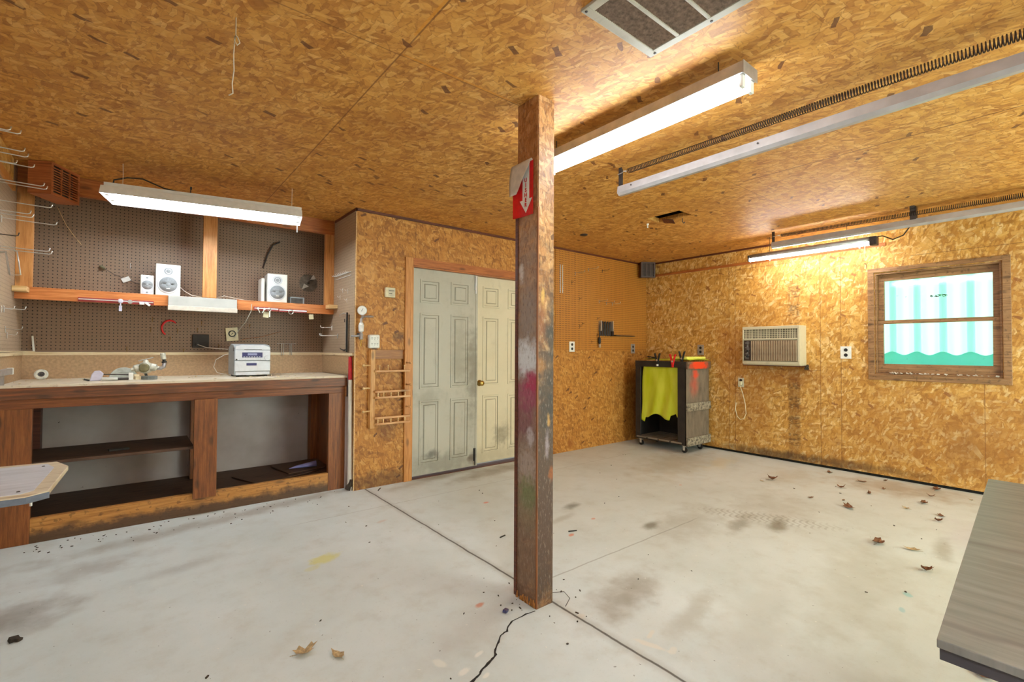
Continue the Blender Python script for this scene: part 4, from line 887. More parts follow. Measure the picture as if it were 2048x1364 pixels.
MB().box(1.515, 1.55, yg+.01, YB-.001, 1.335, 1.355).build('wall_bracket', 'dark_steel', ga)
# peg rack
rk = thing('peg_rack', 'golden wooden rack with pegs and three small railed shelves beside the door', 'rack', (1.79, YB-.04, .52))
MB().box(1.622, 1.665, YB-.05, YB-.001, .525, 1.215).build('stile', 'oak', rk, bevel=.003)
MB().box(1.945, 1.972, YB-.05, YB-.018, .56, 1.215).build('stile', 'trim_z', rk, bevel=.003)
MB().box(1.665, 1.945, YB-.02, YB-.001, 1.13, 1.213).build('top_board', 'oak_dark', rk, bevel=.002)
def dowel(mb, p0, p1, r=.0065): mb.tube([p0, p1], r, 8); d = (Vector(p1)-Vector(p0)).normalized(); mb.lathe(p1, d, [(0, r*1.3), (r*1.5, r*1.9), (r*3, r*1.2)], 8)
for z in (1.076, .878, .677):
    s = MB(); dowel(s, (1.628, YB-.035, z), (1.572, YB-.045, z)); s.build('side_peg', 'pale_wood', rk, smooth=True)
    s = MB(); dowel(s, (1.96, YB-.05, z+.02), (1.975, YB-.085, z+.02)); s.build('side_peg', 'oak_x', rk, smooth=True)
def rail(z, y): MB().prism([(1.655, y-.004), (1.67, y-.014), (1.985, y-.014), (1.985, y+.006), (1.655, y+.006)], z, z+.018, 'z').build('shelf_rail', 'oak_x', rk, bevel=.003)
rail(1.015, YB-.065); MB().box(1.665, 1.945, YB-.06, YB-.001, 1.015, 1.027).build('shelf', 'oak_x', rk)
for x in (1.70, 1.78, 1.935): s = MB(); dowel(s, (x, YB-.06, 1.029), (x, YB-.06, 1.065), .004); s.build('upright_peg', 'pale_wood', rk, smooth=True)
for z in (.785, .555):
    rail(z, YB-.075); rail(z+.052, YB-.075); MB().box(1.665, 1.945, YB-.07, YB-.001, z, z+.01).build('shelf', 'pale_wood', rk)
    for x in (1.68, 1.73, 1.80, 1.87, 1.935): MB().lathe((x, YB-.078, z+.012), (0,0,1), [(0, .006), (.01, .008), (.02, .005), (.03, .008), (.042, .006)], 8).build('baluster', 'pale_wood', rk, smooth=True)

# ------------------------------------------------------------ wire pegboard hooks
def hook_mesh(L=.2, up=.02, r=.0028, double=False):
    """hook reaching along +X from the board, tip bent up, with its back clip"""
    mb = MB()
    for dy in ((-.018, .018) if double else (0,)):
        mb.tube([(.0, dy, .0), (.01, dy, 0), (L*.5, dy, -.004), (L-.014, dy, -.006), (L-.004, dy, -.002), (L, dy, up-.006)], r, 6)
    mb.tube([(.004, 0, .0), (.004, 0, -.028)], r, 6); mb.tube([(.004, 0, .0), (.004, 0, .012), (-.004, 0, .016)], r, 6)
    if double: mb.tube([(.004, -.018, 0), (.004, .018, 0)], r, 6)
    bmesh.ops.recalc_face_normals(mb.b, faces=mb.b.faces[:]); mb.b.loops.layers.uv.new('UVMap')
    me = bpy.data.meshes.new('wire_hook'); mb.b.to_mesh(me); mb.b.free()
    for p in me.polygons: p.use_smooth = True
    return me
HM = {}
def hook(p, L, rz, label, group, m='steel', double=False, up=.02):
    k = (L, m, double, up)
    if k not in HM: HM[k] = hook_mesh(L, up, .0028 if L > .09 else .0018, double); HM[k].materials.append(M[m])
    o = bpy.data.objects.new('pegboard_hook', HM[k]); COL.objects.link(o); o.location = p; o.rotation_euler = (0, 0, rz)
    o['label'] = label; o['category'] = 'hook'; o['group'] = group; return o
LG = 'wire hooks on the left pegboard'
for tipx, y, z, m, lab in ((-.43, 3.232, 2.255, 'steel', 'topmost straight wire hook on the left pegboard with dark tip'), (-.43, 3.001, 2.189, 'steel', 'short-looking wire hook at the upper left edge of view'),
        (-.43, 3.347, 2.208, 'steel', 'upper wire hook of the pair just below the topmost left hook'), (-.43, 3.448, 2.212, 'steel', 'lower wire hook of the pair just below the topmost left hook'),
        (-.43, 3.638, 2.215, 'steel', 'wire hook whose tip touches the left side of the corner vent box'), (-.48, 3.52, 2.188, 'steel', 'small wire hook above the one reaching the corner vent box'),
        (-.38, 3.547, 2.099, 'steel', 'upper hook of the long pair crossing below the corner vent box'), (-.38, 3.661, 2.112, 'steel', 'lower hook of the long pair crossing below the corner vent box'),
        (-.38, 3.873, 2.059, 'steel', 'long bright single hook under the bottom of the corner vent box'), (-.43, 3.565, 1.944, 'steel', 'upper hook of the shorter pair over the left upright'),
        (-.43, 3.647, 1.943, 'steel', 'lower hook of the shorter pair over the left upright'), (-.38, 4.111, 2.005, 'steel', 'longest bright hook with its clip showing across the left upright'),
        (-.48, 3.624, 1.829, 'dark_steel', 'black hook pointing at the left upright'), (-.38, 3.822, 1.792, 'steel', 'upper hook of the lowest long pair over the left upright'),
        (-.38, 3.922, 1.791, 'steel', 'lower hook of the lowest long pair over the left upright')):
    L = round(tipx-XL-.007, 3); hook((XL+.007, y, z-.012), L, 0, lab, LG, m)
hook((XL+.007, 4.246, 1.46), .10, 0, 'short wire hook below the shelf end on the left pegboard', LG)
hook((XL+.007, 4.18, 1.455), .06, 0, 'wire hook with looped clip left of the short one under the shelf end', LG)
hook((XL+.007, 4.306, 1.335), .08, 0, 'short wire hook lower down on the left pegboard near the corner', LG)
hook((XL+.007, 4.36, 1.30), .05, 0, 'lowest tiny wire hook on the left pegboard above the ledge', LG)
one(MB().tube([(-.624, 4.12, 1.79), (-.60, 4.12, 1.795), (-.57, 4.05, 1.645), (-.52, 4.0, 1.645), (-.545, 4.06, 1.79), (-.56, 4.08, 1.795)], .0035, 6).tube([(-.624, 4.14, 1.785), (-.604, 4.14, 1.79), (-.578, 4.07, 1.655)], .003, 6),
    'wire_bracket', 'steel', 'bent U-shaped wire bracket hanging on the left pegboard', 'bracket', smooth=True)
one(MB().tube([(-.567, 4.885, 1.30), (-.555, 4.86, 1.19)], .006, 8), 'white_rod', 'white_plastic', 'short white rod leaning on the ledge at the back left of the bench', 'rod')
one(MB().tube([(XL+.02, 4.0, 1.192), (XL+.03, 4.4, 1.19), (-.575, 4.7, 1.188), (-.55, 4.86, 1.187)], .004, 6), 'pale_wire', 'cap', 'pale bowed wire lying along the ledge at left', 'wire')
lv = thing('spirit_level', 'short grey level with pale end standing on the bench against left wall', 'level', (-.606, 4.2, .985))
MB().box(XL+.013, XL+.04, 3.98, 4.36, 1.045, 1.082).build('body', 'galv', lv, bevel=.002); MB().box(XL+.012, XL+.042, 4.36, 4.385, 1.042, 1.085).build('end_cap', 'white_plastic', lv, bevel=.003)
MB().box(XL+.014, XL+.03, 4.15, 4.18, .985, 1.045).build('foot', 'galv', lv)
FG = 'wire hooks on the tan pegboard'
for x, z, L, lab in ((4.22, 2.166, .16, 'long wire hook high on the tan pegboard, nearest the post'), (4.46, 2.24, .16, 'highest long wire hook on the tan pegboard'),
        (4.66, 1.85, .14, 'left one of three level wire hooks mid tan pegboard'), (4.80, 1.84, .14, 'middle one of three level wire hooks mid tan pegboard'), (4.92, 1.835, .14, 'right one of three level wire hooks mid tan pegboard'),
        (4.72, 2.25, .12, 'thin dark wire hook right of the highest one on the tan pegboard')):
    hook((x, YB-.007, z), L, -PI/2, lab, FG, 'steel' if 'thin' not in lab else 'dark_steel')
for x, z in ((4.3, 1.86), (4.63, 1.63), (4.35, 1.55), (4.3, 1.52), (4.62, 1.42), (4.52, 1.33), (4.16, 2.05)):
    hook((x, YB-.007, z), .035, -PI/2, 'tiny dark hook scattered on the tan pegboard', FG, 'dark_steel', up=.012)
for k, x in enumerate((3.96, 4.0)):
    one(MB().tube([(x, YB-.012, 2.24), (x, YB-.014, 1.9)], .004, 6), 'white_rod', 'white_plastic', ('left' if k == 0 else 'right')+' one of two thin white rods hanging beside the post', 'rod', 'white rods on the tan pegboard')
# coiled cord on the tan pegboard
co = thing('coiled_cord', 'dark coiled extension cord hanging on the tan pegboard', 'cord', (4.78, YB-.04, 1.4))
s = MB()
for i in range(9):
    x = 4.665+i*.024; yy = YB-.022-.008*(i % 2)
    s.tube([(x, yy, 1.575), (x+.004, yy-.012, 1.59), (x+.010, yy, 1.575), (x+.012, yy, 1.42), (x+.006, yy-.012, 1.405), (x, yy, 1.42), (x, yy, 1.575)], .0055, 6)
s.build('cord_loops', 'dark_steel', co, smooth=True)
MB().tube([(4.66, YB-.03, 1.58), (4.645, YB-.032, 1.5), (4.64, YB-.035, 1.38)], .006, 6).build('cord_tail', 'cord_dark', co, smooth=True)
MB().lathe((4.64, YB-.035, 1.385), (0,0,-1), [(0, .012), (.02, .018), (.07, .018), (.085, .01)], 10).build('plug', 'black', co)
MB().box(4.63, 4.655, YB-.042, YB-.03, 1.255, 1.3).build('prongs', 'steel', co)
MB().box(4.655, 4.67, YB-.05, YB-.007, 1.47, 1.6).box(4.885, 4.90, YB-.05, YB-.007, 1.47, 1.6).build('holder', 'steel', co)
bk = thing('tool_bracket', 'flat black metal arm sticking out beside the coiled cord', 'bracket', (5.1, YB-.02, 1.41))
MB().box(4.895, 4.93, YB-.03, YB-.007, 1.405, 1.50).build('upright_plate', 'black', bk); MB().box(4.93, 5.34, YB-.06, YB-.03, 1.408, 1.42).box(4.93, 4.945, YB-.06, YB-.008, 1.408, 1.42).build('arm', 'dark_steel', bk)
# side pegboard of the alcove
SG = 'small things on the side pegboard'
s = MB()
for k in range(9):
    y = 4.14+k*.045; s.tube([(XA-.007, y, 1.90), (XA-.05, y, 1.895), (XA-.055, y, 1.905)], .0022, 5)
s.tube([(XA-.012, 4.12, 1.90), (XA-.012, 4.52, 1.90)], .003, 6).tube([(XA-.012, 4.12, 1.87), (XA-.012, 4.52, 1.87)], .003, 6)
one(s, 'wire_tool_rack', 'white_metal', 'white wire tool rack high on the alcove side pegboard', 'rack')
for y, z, lab in ((4.33, 1.76, 'upper small pale hook on the alcove side pegboard, left'), (4.20, 1.74, 'small pale hook under the white wire rack, middle'), (4.22, 1.66, 'lower small pale hook near the shelf end block'), (4.40, 1.70, 'small pale hook nearest the right upright')):
    hook((XA-.007, y, z), .03, PI, lab, SG, 'white_metal', up=.012)
hook((XA-.007, 4.62, 1.425), .11, PI, 'single white hook below the shelf on the alcove side pegboard', SG, 'white_metal')
hook((XA-.007, 4.46, 1.345), .16, PI, 'long white double hook below the shelf near the hacksaw', SG, 'white_metal', double=True)
hs = thing('hacksaw', 'hacksaw with long grey frame hanging on the alcove side pegboard', 'saw', (XA-.03, 4.17, 1.19))
MB().box(XA-.034, XA-.026, 4.158, 4.182, 1.20, 1.535).build('frame', 'pipe', hs, bevel=.002)
MB().tube([(XA-.03, 4.17, 1.532), (XA-.03, 4.25, 1.54), (XA-.03, 4.34, 1.528), (XA-.03, 4.345, 1.515)], .004, 6).build('upper_arm', 'steel', hs, smooth=True)
MB().tube([(XA-.03, 4.17, 1.215), (XA-.03, 4.22, 1.205), (XA-.03, 4.30, 1.215), (XA-.03, 4.33, 1.225)], [.006, .008, .006, .003], 8).build('handle', 'dark_steel', hs, smooth=True)
MB().box(XA-.036, XA-.024, 4.150, 4.160, 1.19, 1.54).build('dark_edge', 'black', hs)
MB().box(XA-.031, XA-.007, 4.165, 4.175, 1.52, 1.526).build('hanging_peg', 'steel', hs)
one(MB().box(XA-.012, XA-.007, 4.27, 4.28, 1.46, 1.49), 'peg_clip', 'dark_steel', 'tiny dark clip beside the hacksaw on the side pegboard', 'clip')

# ------------------------------------------------------------ things on the shelf
zS = 1.632
def speaker(label, x0, x1, y0, d, hgt, rz, two, group='speakers on the shelf'):
    t = thing('speaker', label, 'speaker', ((x0+x1)/2, y0, zS), group); cx, w_ = (x0+x1)/2, x1-x0
    def loc(mb): return mb
    MB().box(x0, x1, y0, y0+d, zS, zS+hgt).build('cabinet', 'white_plastic', t, bevel=.005)
    if two:
        zc, r = zS+hgt*.36, w_*.40
        MB().lathe((cx, y0-.0005, zc), (0,-1,0), [(0, r*1.1), (.005, r*1.08), (.006, r), (.003, r*.97)], 32).build('woofer_ring', 'silver_plastic', t, smooth=False)
        MB().lathe((cx, y0-.001, zc), (0,-1,0), [(0, r*.93), (.007, r*.92), (.004, r*.5), (.002, r*.3), (.006, r*.25), (.008, .002)], 32).build('woofer', 'cone', t, smooth=True)
        zt = zS+hgt*.78
        MB().lathe((cx, y0-.0005, zt), (0,-1,0), [(0, w_*.25), (.004, w_*.24), (.002, w_*.2)], 24).build('tweeter_ring', 'silver_plastic', t)
        MB().lathe((cx, y0-.001, zt), (0,-1,0), [(0, w_*.18), (.004, w_*.17), (.002, w_*.1), (.006, w_*.06), (.007, .001)], 24).build('tweeter', 'cone', t, smooth=True)
        MB().box(cx-.012, cx+.012, y0-.0095, y0-.008, zc-.035, zc-.03).build('badge', 'white_plastic', t)
    else:
        zc = zS+hgt*.5
        MB().lathe((cx, y0-.0005, zc), (0,-1,0), [(0, w_*.42), (.004, w_*.41), (.003, w_*.3), (.001, w_*.15), (.004, w_*.1), (.005, .001)], 28).build('driver', 'cone', t, smooth=True)
        MB().box(x0+.006, x1-.006, y0-.002, y0-.0005, zS+.006, zS+hgt-.006).build('baffle', 'silver_plastic', t)
        for zz in (.13, .87): MB().lathe((cx, y0-.002, zS+hgt*zz), (0,-1,0), [(0, .007), (.003, .005)], 10).build('screw', 'cone', t)
    t.rotation_euler = (0, 0, rz); return t
speaker('tall white two-way speaker on the shelf left of the centre upright', .138, .297, 4.63, .2, .25, 0, True)
speaker('tall white two-way speaker on the shelf right of the centre upright', .935, 1.098, 4.65, .2, .26, -.08, True)
speaker('small squat white speaker left of the tall left speaker', .045, .128, 4.66, .12, .155, 0, False)
one(MB().box(.895, .925, 4.70, 4.84, zS, zS+.22), 'speaker_back_half', 'white_plastic', 'thin white panel standing just left of the right speaker', 'panel', bevel=.01)
gr = thing('radio', 'low dark grey radio box right of the right speaker', 'radio', (1.20, 4.72, zS))
MB().box(1.135, 1.262, 4.69, 4.78, zS, zS+.068).build('case', 'grey_plastic', gr, bevel=.006); MB().box(1.142, 1.245, 4.688, 4.69, zS+.008, zS+.058).build('grille', 'dark_steel', gr)
def cordline(label, pts, m='cord_white', r=.003, name='speaker_wire', cat='wire'): return one(MB().tube(pts, r, 6), name, m, label, cat, smooth=True)
cordline('white wire running down from the left tall speaker to the upright', [(.30, 4.73, 1.72), (.33, 4.67, 1.68), (.37, 4.60, 1.645), (.42, 4.60, 1.638), (.44, 4.62, 1.637)])
cordline('white wire on the shelf right of the centre upright', [(.55, 4.65, 1.638), (.60, 4.62, 1.66), (.68, 4.62, 1.645), (.76, 4.65, 1.637), (.9, 4.68, 1.637)])
cordline('white cable dropping from the shelf to the clock plug', [(.80, 4.578, 1.60), (.795, 4.57, 1.54), (.77, 4.66, 1.45), (.74, 4.8, 1.38), (.72, 4.88, 1.32), (.70, 4.885, 1.30)])
wx = thing('white_cover_box', 'long white metal box fixed to the shelf front below centre', 'box', (.45, 4.55, 1.515))
MB().box(.215, .685, 4.545, 4.58, 1.515, 1.628).build('body', 'off_white', wx, bevel=.004); MB().box(.213, .687, 4.535, 4.545, 1.515, 1.552).build('lower_lip', 'paper', wx, bevel=.003)
cordline('thin brown stick leaning on the pegboard below the left vent box', [(-.45, 4.86, 2.265), (-.40, 4.88, 2.14), (-.345, 4.896, 2.05), (-.313, 4.897, 2.01)], 'pale_wood', .002, 'thin_stick', 'stick')
cordline('wire with bulb end and white tag pinned on the upper pegboard', [(-.18, 4.885, 1.84), (-.12, 4.89, 1.80), (-.06, 4.89, 1.775), (.04, 4.89, 1.735)], 'dark_steel', .002, 'tagged_wire', 'wire')
tw = bpy.data.objects['tagged_wire']
MB().obox((-.045, 4.884, 1.765), (.055, .004, .035), (0, -.5, 0)).build('white_tag', 'white_plastic', tw)
MB().lathe((-.19, 4.88, 1.845), (.6,0,-.45), [(-.02, .004), (-.01, .012), (.01, .014), (.02, .006)], 12).build('bulb', 'olive', tw)
cordline('dark wooden handle hanging at the upper right of the back pegboard', [(.94, 4.885, 1.97), (.98, 4.88, 2.1), (1.02, 4.87, 2.19), (1.08, 4.86, 2.23)], 'dark_steel', .007, 'dark_tool', 'tool')
sb = thing('circular_saw_disc', 'round toothed circular saw blade hung on the pegboard by the right upright', 'saw blade', (1.352, YK-.012, 1.86))
s = MB(); pts = []; nT = 28
for i in range(nT):
    a0 = 2*PI*i/nT; pts += [(1.352+.094*math.cos(a0), 1.868+.094*math.sin(a0)), (1.352+.083*math.cos(a0+.05), 1.868+.083*math.sin(a0+.05)), (1.352+.084*math.cos(a0+2*PI/nT*.8), 1.868+.084*math.sin(a0+2*PI/nT*.8))]
s.prism(pts, YK-.0105, YK-.008); s.build('blade', 'blade', sb)
MB().prism([(1.29, 1.80), (1.355, 1.835), (1.31, 1.86)], YK-.0125, YK-.011).prism([(1.36, 1.90), (1.42, 1.915), (1.40, 1.955), (1.352, 1.885)], YK-.0125, YK-.011).build('guard_pieces', 'blade_light', sb)
MB().lathe((1.352, YK-.0105, 1.868), (0,-1,0), [(0, .009), (.012, .008)], 12).build('hanging_peg', 'black', sb)
# magnetic bars on the shelf edge
def mbar(label, x0, x1, z0, z1):
    t = thing('magnetic_bar', label, 'tool bar', ((x0+x1)/2, 4.56, z0), 'red magnetic bars under the shelf edge')
    MB().box(x0, x1, 4.564, 4.58, z0, z1).build('red_body', 'red_bar', t, bevel=.002); MB().box(x0+.004, x1-.004, 4.560, 4.564, z0+(z1-z0)*.45, z0+(z1-z0)*.7).build('steel_strip', 'steel', t)
mbar('long dull red magnetic bar on the shelf edge left of white box', -.306, .128, 1.549, 1.578)
mbar('short red magnetic bar with keys right of the white box', .815, 1.01, 1.549, 1.58)
mbar('dull red magnetic bar with a ring, near the right upright', 1.012, 1.25, 1.546, 1.574)
def small(label, name, cat, mb, m): return one(mb, name, m, label, cat, 'small things stuck to the magnetic bars')
small('blue-white round magnet with a hanging clip on the left red bar', 'magnet_clip', 'clip', MB().lathe((-.07, 4.56, 1.565), (0,-1,0), [(0, .016), (.012, .016), (.016, .008)], 16).tube([(-.07, 4.552, 1.555), (-.07, 4.552, 1.53)], .004, 6).box(-.079, -.061, 4.548, 4.556, 1.49, 1.53), 'lavender')
small('small grey disc stuck on the left red bar', 'metal_disc', 'disc', MB().lathe((-.015, 4.56, 1.563), (0,-1,0), [(0, .015), (.004, .015)], 16), 'galv')
small('small white metal bit at the right end of the left red bar', 'metal_bit', 'bit', MB().obox((.055, 4.555, 1.557), (.03, .008, .022), (0, .0, 0)).obox((.09, 4.555, 1.552), (.035, .008, .016), (0, .7, 0)), 'white_plastic')
small('bent silver key leftmost on the short red bar', 'key', 'key', MB().lathe((.845, 4.558, 1.565), (0,-1,0), [(0, .010), (.003, .010)], 12).obox((.853, 4.557, 1.545), (.006, .003, .035), (0, -.4, 0)), 'steel')
small('second silver key on the short red bar', 'key', 'key', MB().lathe((.895, 4.558, 1.563), (0,-1,0), [(0, .010), (.003, .010)], 12).obox((.887, 4.557, 1.543), (.006, .003, .035), (0, .5, 0)), 'steel')
def ring(c_, r, t_=.0025): return MB().tube([(c_[0]+r*math.cos(k*PI/8), c_[1], c_[2]+r*math.sin(k*PI/8)) for k in range(17)], t_, 6)
small('key on a ring with beige tag below the short red bar', 'key_ring', 'key', ring((.935, 4.555, 1.56), .014).obox((.937, 4.556, 1.52), (.008, .003, .05), (0, 0, 0)), 'steel')
small('large silver ring hanging on the right red bar', 'metal_ring', 'ring', ring((1.11, 4.555, 1.548), .019, .004), 'steel')
one(MB().obox((.915, 4.59, 1.515), (.045, .004, .05), (0, .1, 0)), 'paper_tag', 'cream_plastic', 'beige tag hanging under the shelf behind the keys', 'tag')
one(MB().obox((1.295, 4.59, 1.515), (.04, .004, .045), (0, -.1, 0)), 'paper_tag', 'cream_plastic', 'beige tag hanging under the shelf near its right end', 'tag')

# ------------------------------------------------------------ lower pegboard things
one(MB().tube([(.247+.055*math.cos(a_)+.0, YK-.02, 1.385+.065*math.sin(a_)) for a_ in [math.radians(d_) for d_ in (40, 65, 90, 115, 140, 165, 190, 215, 238)]], [.004, .007, .008, .008, .008, .008, .008, .007, .005], 8),
    'red_ring_handle', 'red', 'broken red ring-shaped handle hung on the lower pegboard', 'handle', smooth=True)
pl = thing('wall_outlet', 'black outlet box on the lower pegboard left of the stereo', 'outlet', (.465, YK-.02, 1.22), 'wall outlets')
MB().box(.405, .525, YK-.03, YK-.008, 1.222, 1.338).build('plate', 'black_paint', pl, bevel=.004); MB().lathe((.44, YK-.03, 1.25), (0,-1,0), [(0, .014), (.02, .012)], 10).build('plug', 'black', pl)
ck = thing('round_socket', 'cream square plate with round black socket above the stereo', 'outlet', (.705, YK-.03, 1.29))
MB().obox((.70, YK-.02, 1.345), (.095, .018, .12), (0, -.09, 0)).build('plate', 'cream_plastic', ck, bevel=.004)
MB().lathe((.70, YK-.029, 1.35), (0,-1,0), [(0, .030), (.004, .029), (.005, .024)], 24).build('socket_ring', 'black', ck); MB().lathe((.70, YK-.0335, 1.35), (0,-1,0), [(0, .021), (.002, .02)], 20).build('socket_face', 'cream_plastic', ck)
MB().obox((.70, YK-.0365, 1.35), (.022, .003, .005), (0, -.8, 0)).build('slot', 'black', ck)
PG = 'tiny hooks on the brown pegboard'
for x, z in ((.13, 1.46), (.12, 1.375), (.30, 1.37), (.345, 1.20), (-.37, 1.50), (.47, 1.44), (.60, 1.24), (-.03, 1.215), (.84, 1.43), (.44, 1.38), (.25, 1.30)):
    hook((x, YK-.007, z), .04, -PI/2, 'tiny pale wire hook on the brown lower pegboard', PG, 'brass', up=.014)
hook((-.02, YK-.007, 1.885), .04, -PI/2, 'tiny pale hook alone on the upper pegboard left of the speakers', PG, 'steel', up=.014)
ph = thing('double_peg', 'two-legged white wire hook above the ledge right of the stereo', 'hook', (1.15, YK-.03, 1.18))
s = MB()
for x in (1.11, 1.125, 1.185, 1.20): s.tube([(x, YK-.03, 1.265), (x, YK-.035, 1.155)], .003, 6)
s.tube([(1.07, YK-.03, 1.268), (1.24, YK-.03, 1.268)], .0025, 6); s.build('wire_legs', 'steel', ph)
cordline('thin brown twig pinned across the lower pegboard right of the stereo', [(.78, 4.88, 1.30), (.95, 4.885, 1.33), (1.1, 4.885, 1.38)], 'trim_red', .0018, 'thin_twig', 'twig')
cordline('pale cables from the black outlet behind the stereo', [(.44, 4.86, 1.25), (.50, 4.84, 1.225), (.58, 4.82, 1.215), (.66, 4.8, 1.21)], 'cord_white', .0035, 'power_cord', 'cord')
cordline('loose loop of cable hanging left of the stereo', [(.68, 4.74, 1.18), (.62, 4.72, 1.16), (.56, 4.72, 1.12), (.545, 4.72, 1.06), (.57, 4.71, 1.01), (.64, 4.71, .995)], 'cord_white', .003, 'power_cord', 'cord')

# ------------------------------------------------------------ stereo on the bench
st = thing('stereo', 'silver and grey compact stereo on the workbench', 'stereo', (.785, 4.55, .985))
sx0, sx1, sy, z0 = .650, .918, 4.40, .985
MB().prism([(sy+.012, z0+.012), (sy+.012, z0+.24), (sy+.05, z0+.262), (sy+.2, z0+.272), (sy+.3, z0+.24), (sy+.31, z0+.15), (sy+.3, z0+.012)], sx0, sx1, 'x').build('body', 'grey_plastic', st, bevel=.006)
MB().box(sx0+.004, sx1-.002, sy, sy+.012, z0+.135, z0+.218).build('upper_front', 'silver_plastic', st, bevel=.004)
MB().box(sx0+.004, sx1-.002, sy, sy+.012, z0+.045, z0+.130).build('tape_door', 'silver_plastic', st, bevel=.004)
MB().box(sx0+.010, sx1-.006, sy+.003, sy+.012, z0+.014, z0+.042).build('lower_front', 'silver_plastic', st, bevel=.004)
MB().prism([(sx0+.004, z0+.22), (sx1-.002, z0+.22), (sx1-.006, z0+.245), (sx1-.05, z0+.262), (sx0+.05, z0+.262), (sx0+.008, z0+.248)], sy+.002, sy+.014).build('lid_front', 'silver_plastic', st, bevel=.003)
MB().box(.72, .85, sy+.0005, sy+.002, z0+.223, z0+.227).build('lid_slot', 'dark_steel', st)
MB().box(.705, .855, sy-.002, sy+.0, z0+.158, z0+.2).build('display', 'lcd', st); MB().box(.745, .815, sy-.003, sy-.002, z0+.176, z0+.194).build('display_window', 'lcd_lit', st)
s = MB()
for i in range(7): s.box(.715+i*.019, .725+i*.019, sy-.003, sy-.002, z0+.162, z0+.167)
s.build('display_buttons', 'silver_plastic', st)
MB().box(.737, .812, sy-.002, sy, z0+.092, z0+.112).build('tape_window', 'lcd', st)
MB().lathe((.891, sy, z0+.155), (0,-1,0), [(0, .021), (.01, .02), (.012, .0)], 24).build('volume_knob', 'silver_plastic', st, label='round volume knob')
for x, m_ in ((.666, 'black'), (.688, 'silver_plastic'), (.735, 'silver_plastic'), (.83, 'silver_plastic'), (.846, 'silver_plastic')): MB().lathe((x, sy, z0+.142), (0,-1,0), [(0, .006), (.004, .005)], 12).build('button', m_, st)
MB().box(.735, .815, sy-.004, sy+.003, z0+.012, z0+.026).build('front_tab', 'silver_plastic', st, bevel=.003)
s = MB()
for x in (sx0+.02, sx1-.04):
    for y in (sy+.03, sy+.27): s.box(x, x+.02, y, y+.02, z0, z0+.012)
s.build('feet', 'black', st); MB().box(sx0-.001, sx0, sy+.02, sy+.055, z0+.21, z0+.24).build('side_switch', 'dark_steel', st)

# ------------------------------------------------------------ tools on the bench
BZ = .985
va = thing('pump_head', 'cast white and olive pump head with pipe elbow on the bench', 'pump', (.09, 4.55, BZ))
cxv, cyv, czv = .085, 4.52, 1.075
MB().lathe((cxv, cyv, czv-.05), (0,0,1), [(0, .012), (.008, .03), (.03, .048), (.055, .05), (.075, .035), (.085, .018), (.1, .014)], 20).build('body', 'cast_white', va, smooth=True)
MB().lathe((cxv-.01, cyv-.035, czv-.005), (-.15,-1,0), [(0, .034), (.012, .034), (.02, .026), (.022, .0)], 20).build('front_cap', 'olive', va, smooth=False)
MB().lathe((cxv-.055, cyv-.02, czv-.01), (-1,-.1,-.3), [(-.02, .028), (.01, .026), (.02, .014), (.035, .012)], 14).build('left_port', 'cast_white', va)
MB().lathe((cxv+.05, cyv-.02, czv-.005), (1,0,-.15), [(-.02, .03), (.008, .028), (.02, .014), (.03, .013)], 14).build('right_port', 'cast_white', va)
MB().tube([(cxv, cyv, czv+.04), (cxv, cyv, czv+.055)], .008, 8).tube([(cxv-.045, cyv, czv+.045), (cxv+.045, cyv, czv+.07)], .0035, 8).build('t_handle', 'steel', va)
MB().tube([(cxv+.06, cyv-.02, czv-.01), (cxv+.09, cyv-.02, czv-.012), (cxv+.108, cyv-.02, czv+.0), (cxv+.113, cyv-.02, czv+.03)], .014, 10).build('elbow', 'pipe', va, smooth=True)
MB().lathe((cxv+.112, cyv-.02, czv+.03), (-.12,0,1), [(0, .017), (.01, .017), (.012, .011), (.03, .011)], 12).build('threaded_joint', 'black', va)
MB().lathe((cxv+.108, cyv-.02, czv+.055), (-.16,0,1), [(0, .012), (.004, .017), (.045, .018), (.05, .014)], 14).build('end_fitting', 'cast_white', va)
MB().tube([(cxv, cyv, czv-.05), (cxv+.01, cyv, BZ+.0)], .009, 8).build('stem', 'black', va)
one(MB().lathe((.105, 4.40, BZ), (0,0,1), [(0, .046), (.002, .048), (.024, .048), (.026, .046)], 28), 'grinding_disc', 'stone_disc', 'thick dark grey grinding wheel lying on the bench before the pump', 'disc')
# half-round saw guard
ag = [PI*k/16 for k in range(17)]
sgd = thing('saw_guard', 'grey half-round metal saw guard standing on the bench', 'guard', (-.045, 4.62, BZ))
MB().prism([(-.045+.085*math.cos(t_), BZ+.085*math.sin(t_)) for t_ in ag], 4.62, 4.64).build('shell', 'pale_grey', sgd, bevel=.004)
MB().tube([(-.045+.055*math.cos(t_), 4.617, BZ+.055*math.sin(t_)) for t_ in ag[1:-1]], .003, 6).build('raised_ring', 'pale_grey', sgd)
cl = thing('clamping_guide', 'pale lavender and white adjustable clamping tool lying on the bench', 'tool', (-.10, 4.35, BZ))
MB().prism([(-.225, BZ), (-.165, BZ), (-.15, BZ+.05), (-.17, BZ+.072), (-.2, BZ+.07), (-.215, BZ+.045)], 4.38, 4.41).build('lavender_head', 'lavender', cl, bevel=.006)
MB().tube([(-.16, 4.40, BZ+.045), (.0, 4.40, BZ+.038)], .0035, 8).build('rod', 'dark_steel', cl)
MB().box(-.015, .012, 4.37, 4.41, BZ, BZ+.052).build('white_block', 'white_plastic', cl, bevel=.004)
MB().tube([(-.16, 4.33, BZ+.014), (-.075, 4.345, BZ+.013), (-.074, 4.345, BZ+.013)], .0135, 12).build('white_tube', 'white_plastic', cl, smooth=True)
MB().tube([(-.08, 4.345, BZ+.012), (-.015, 4.36, BZ+.012)], .009, 8).build('dark_tube', 'dark_steel', cl)
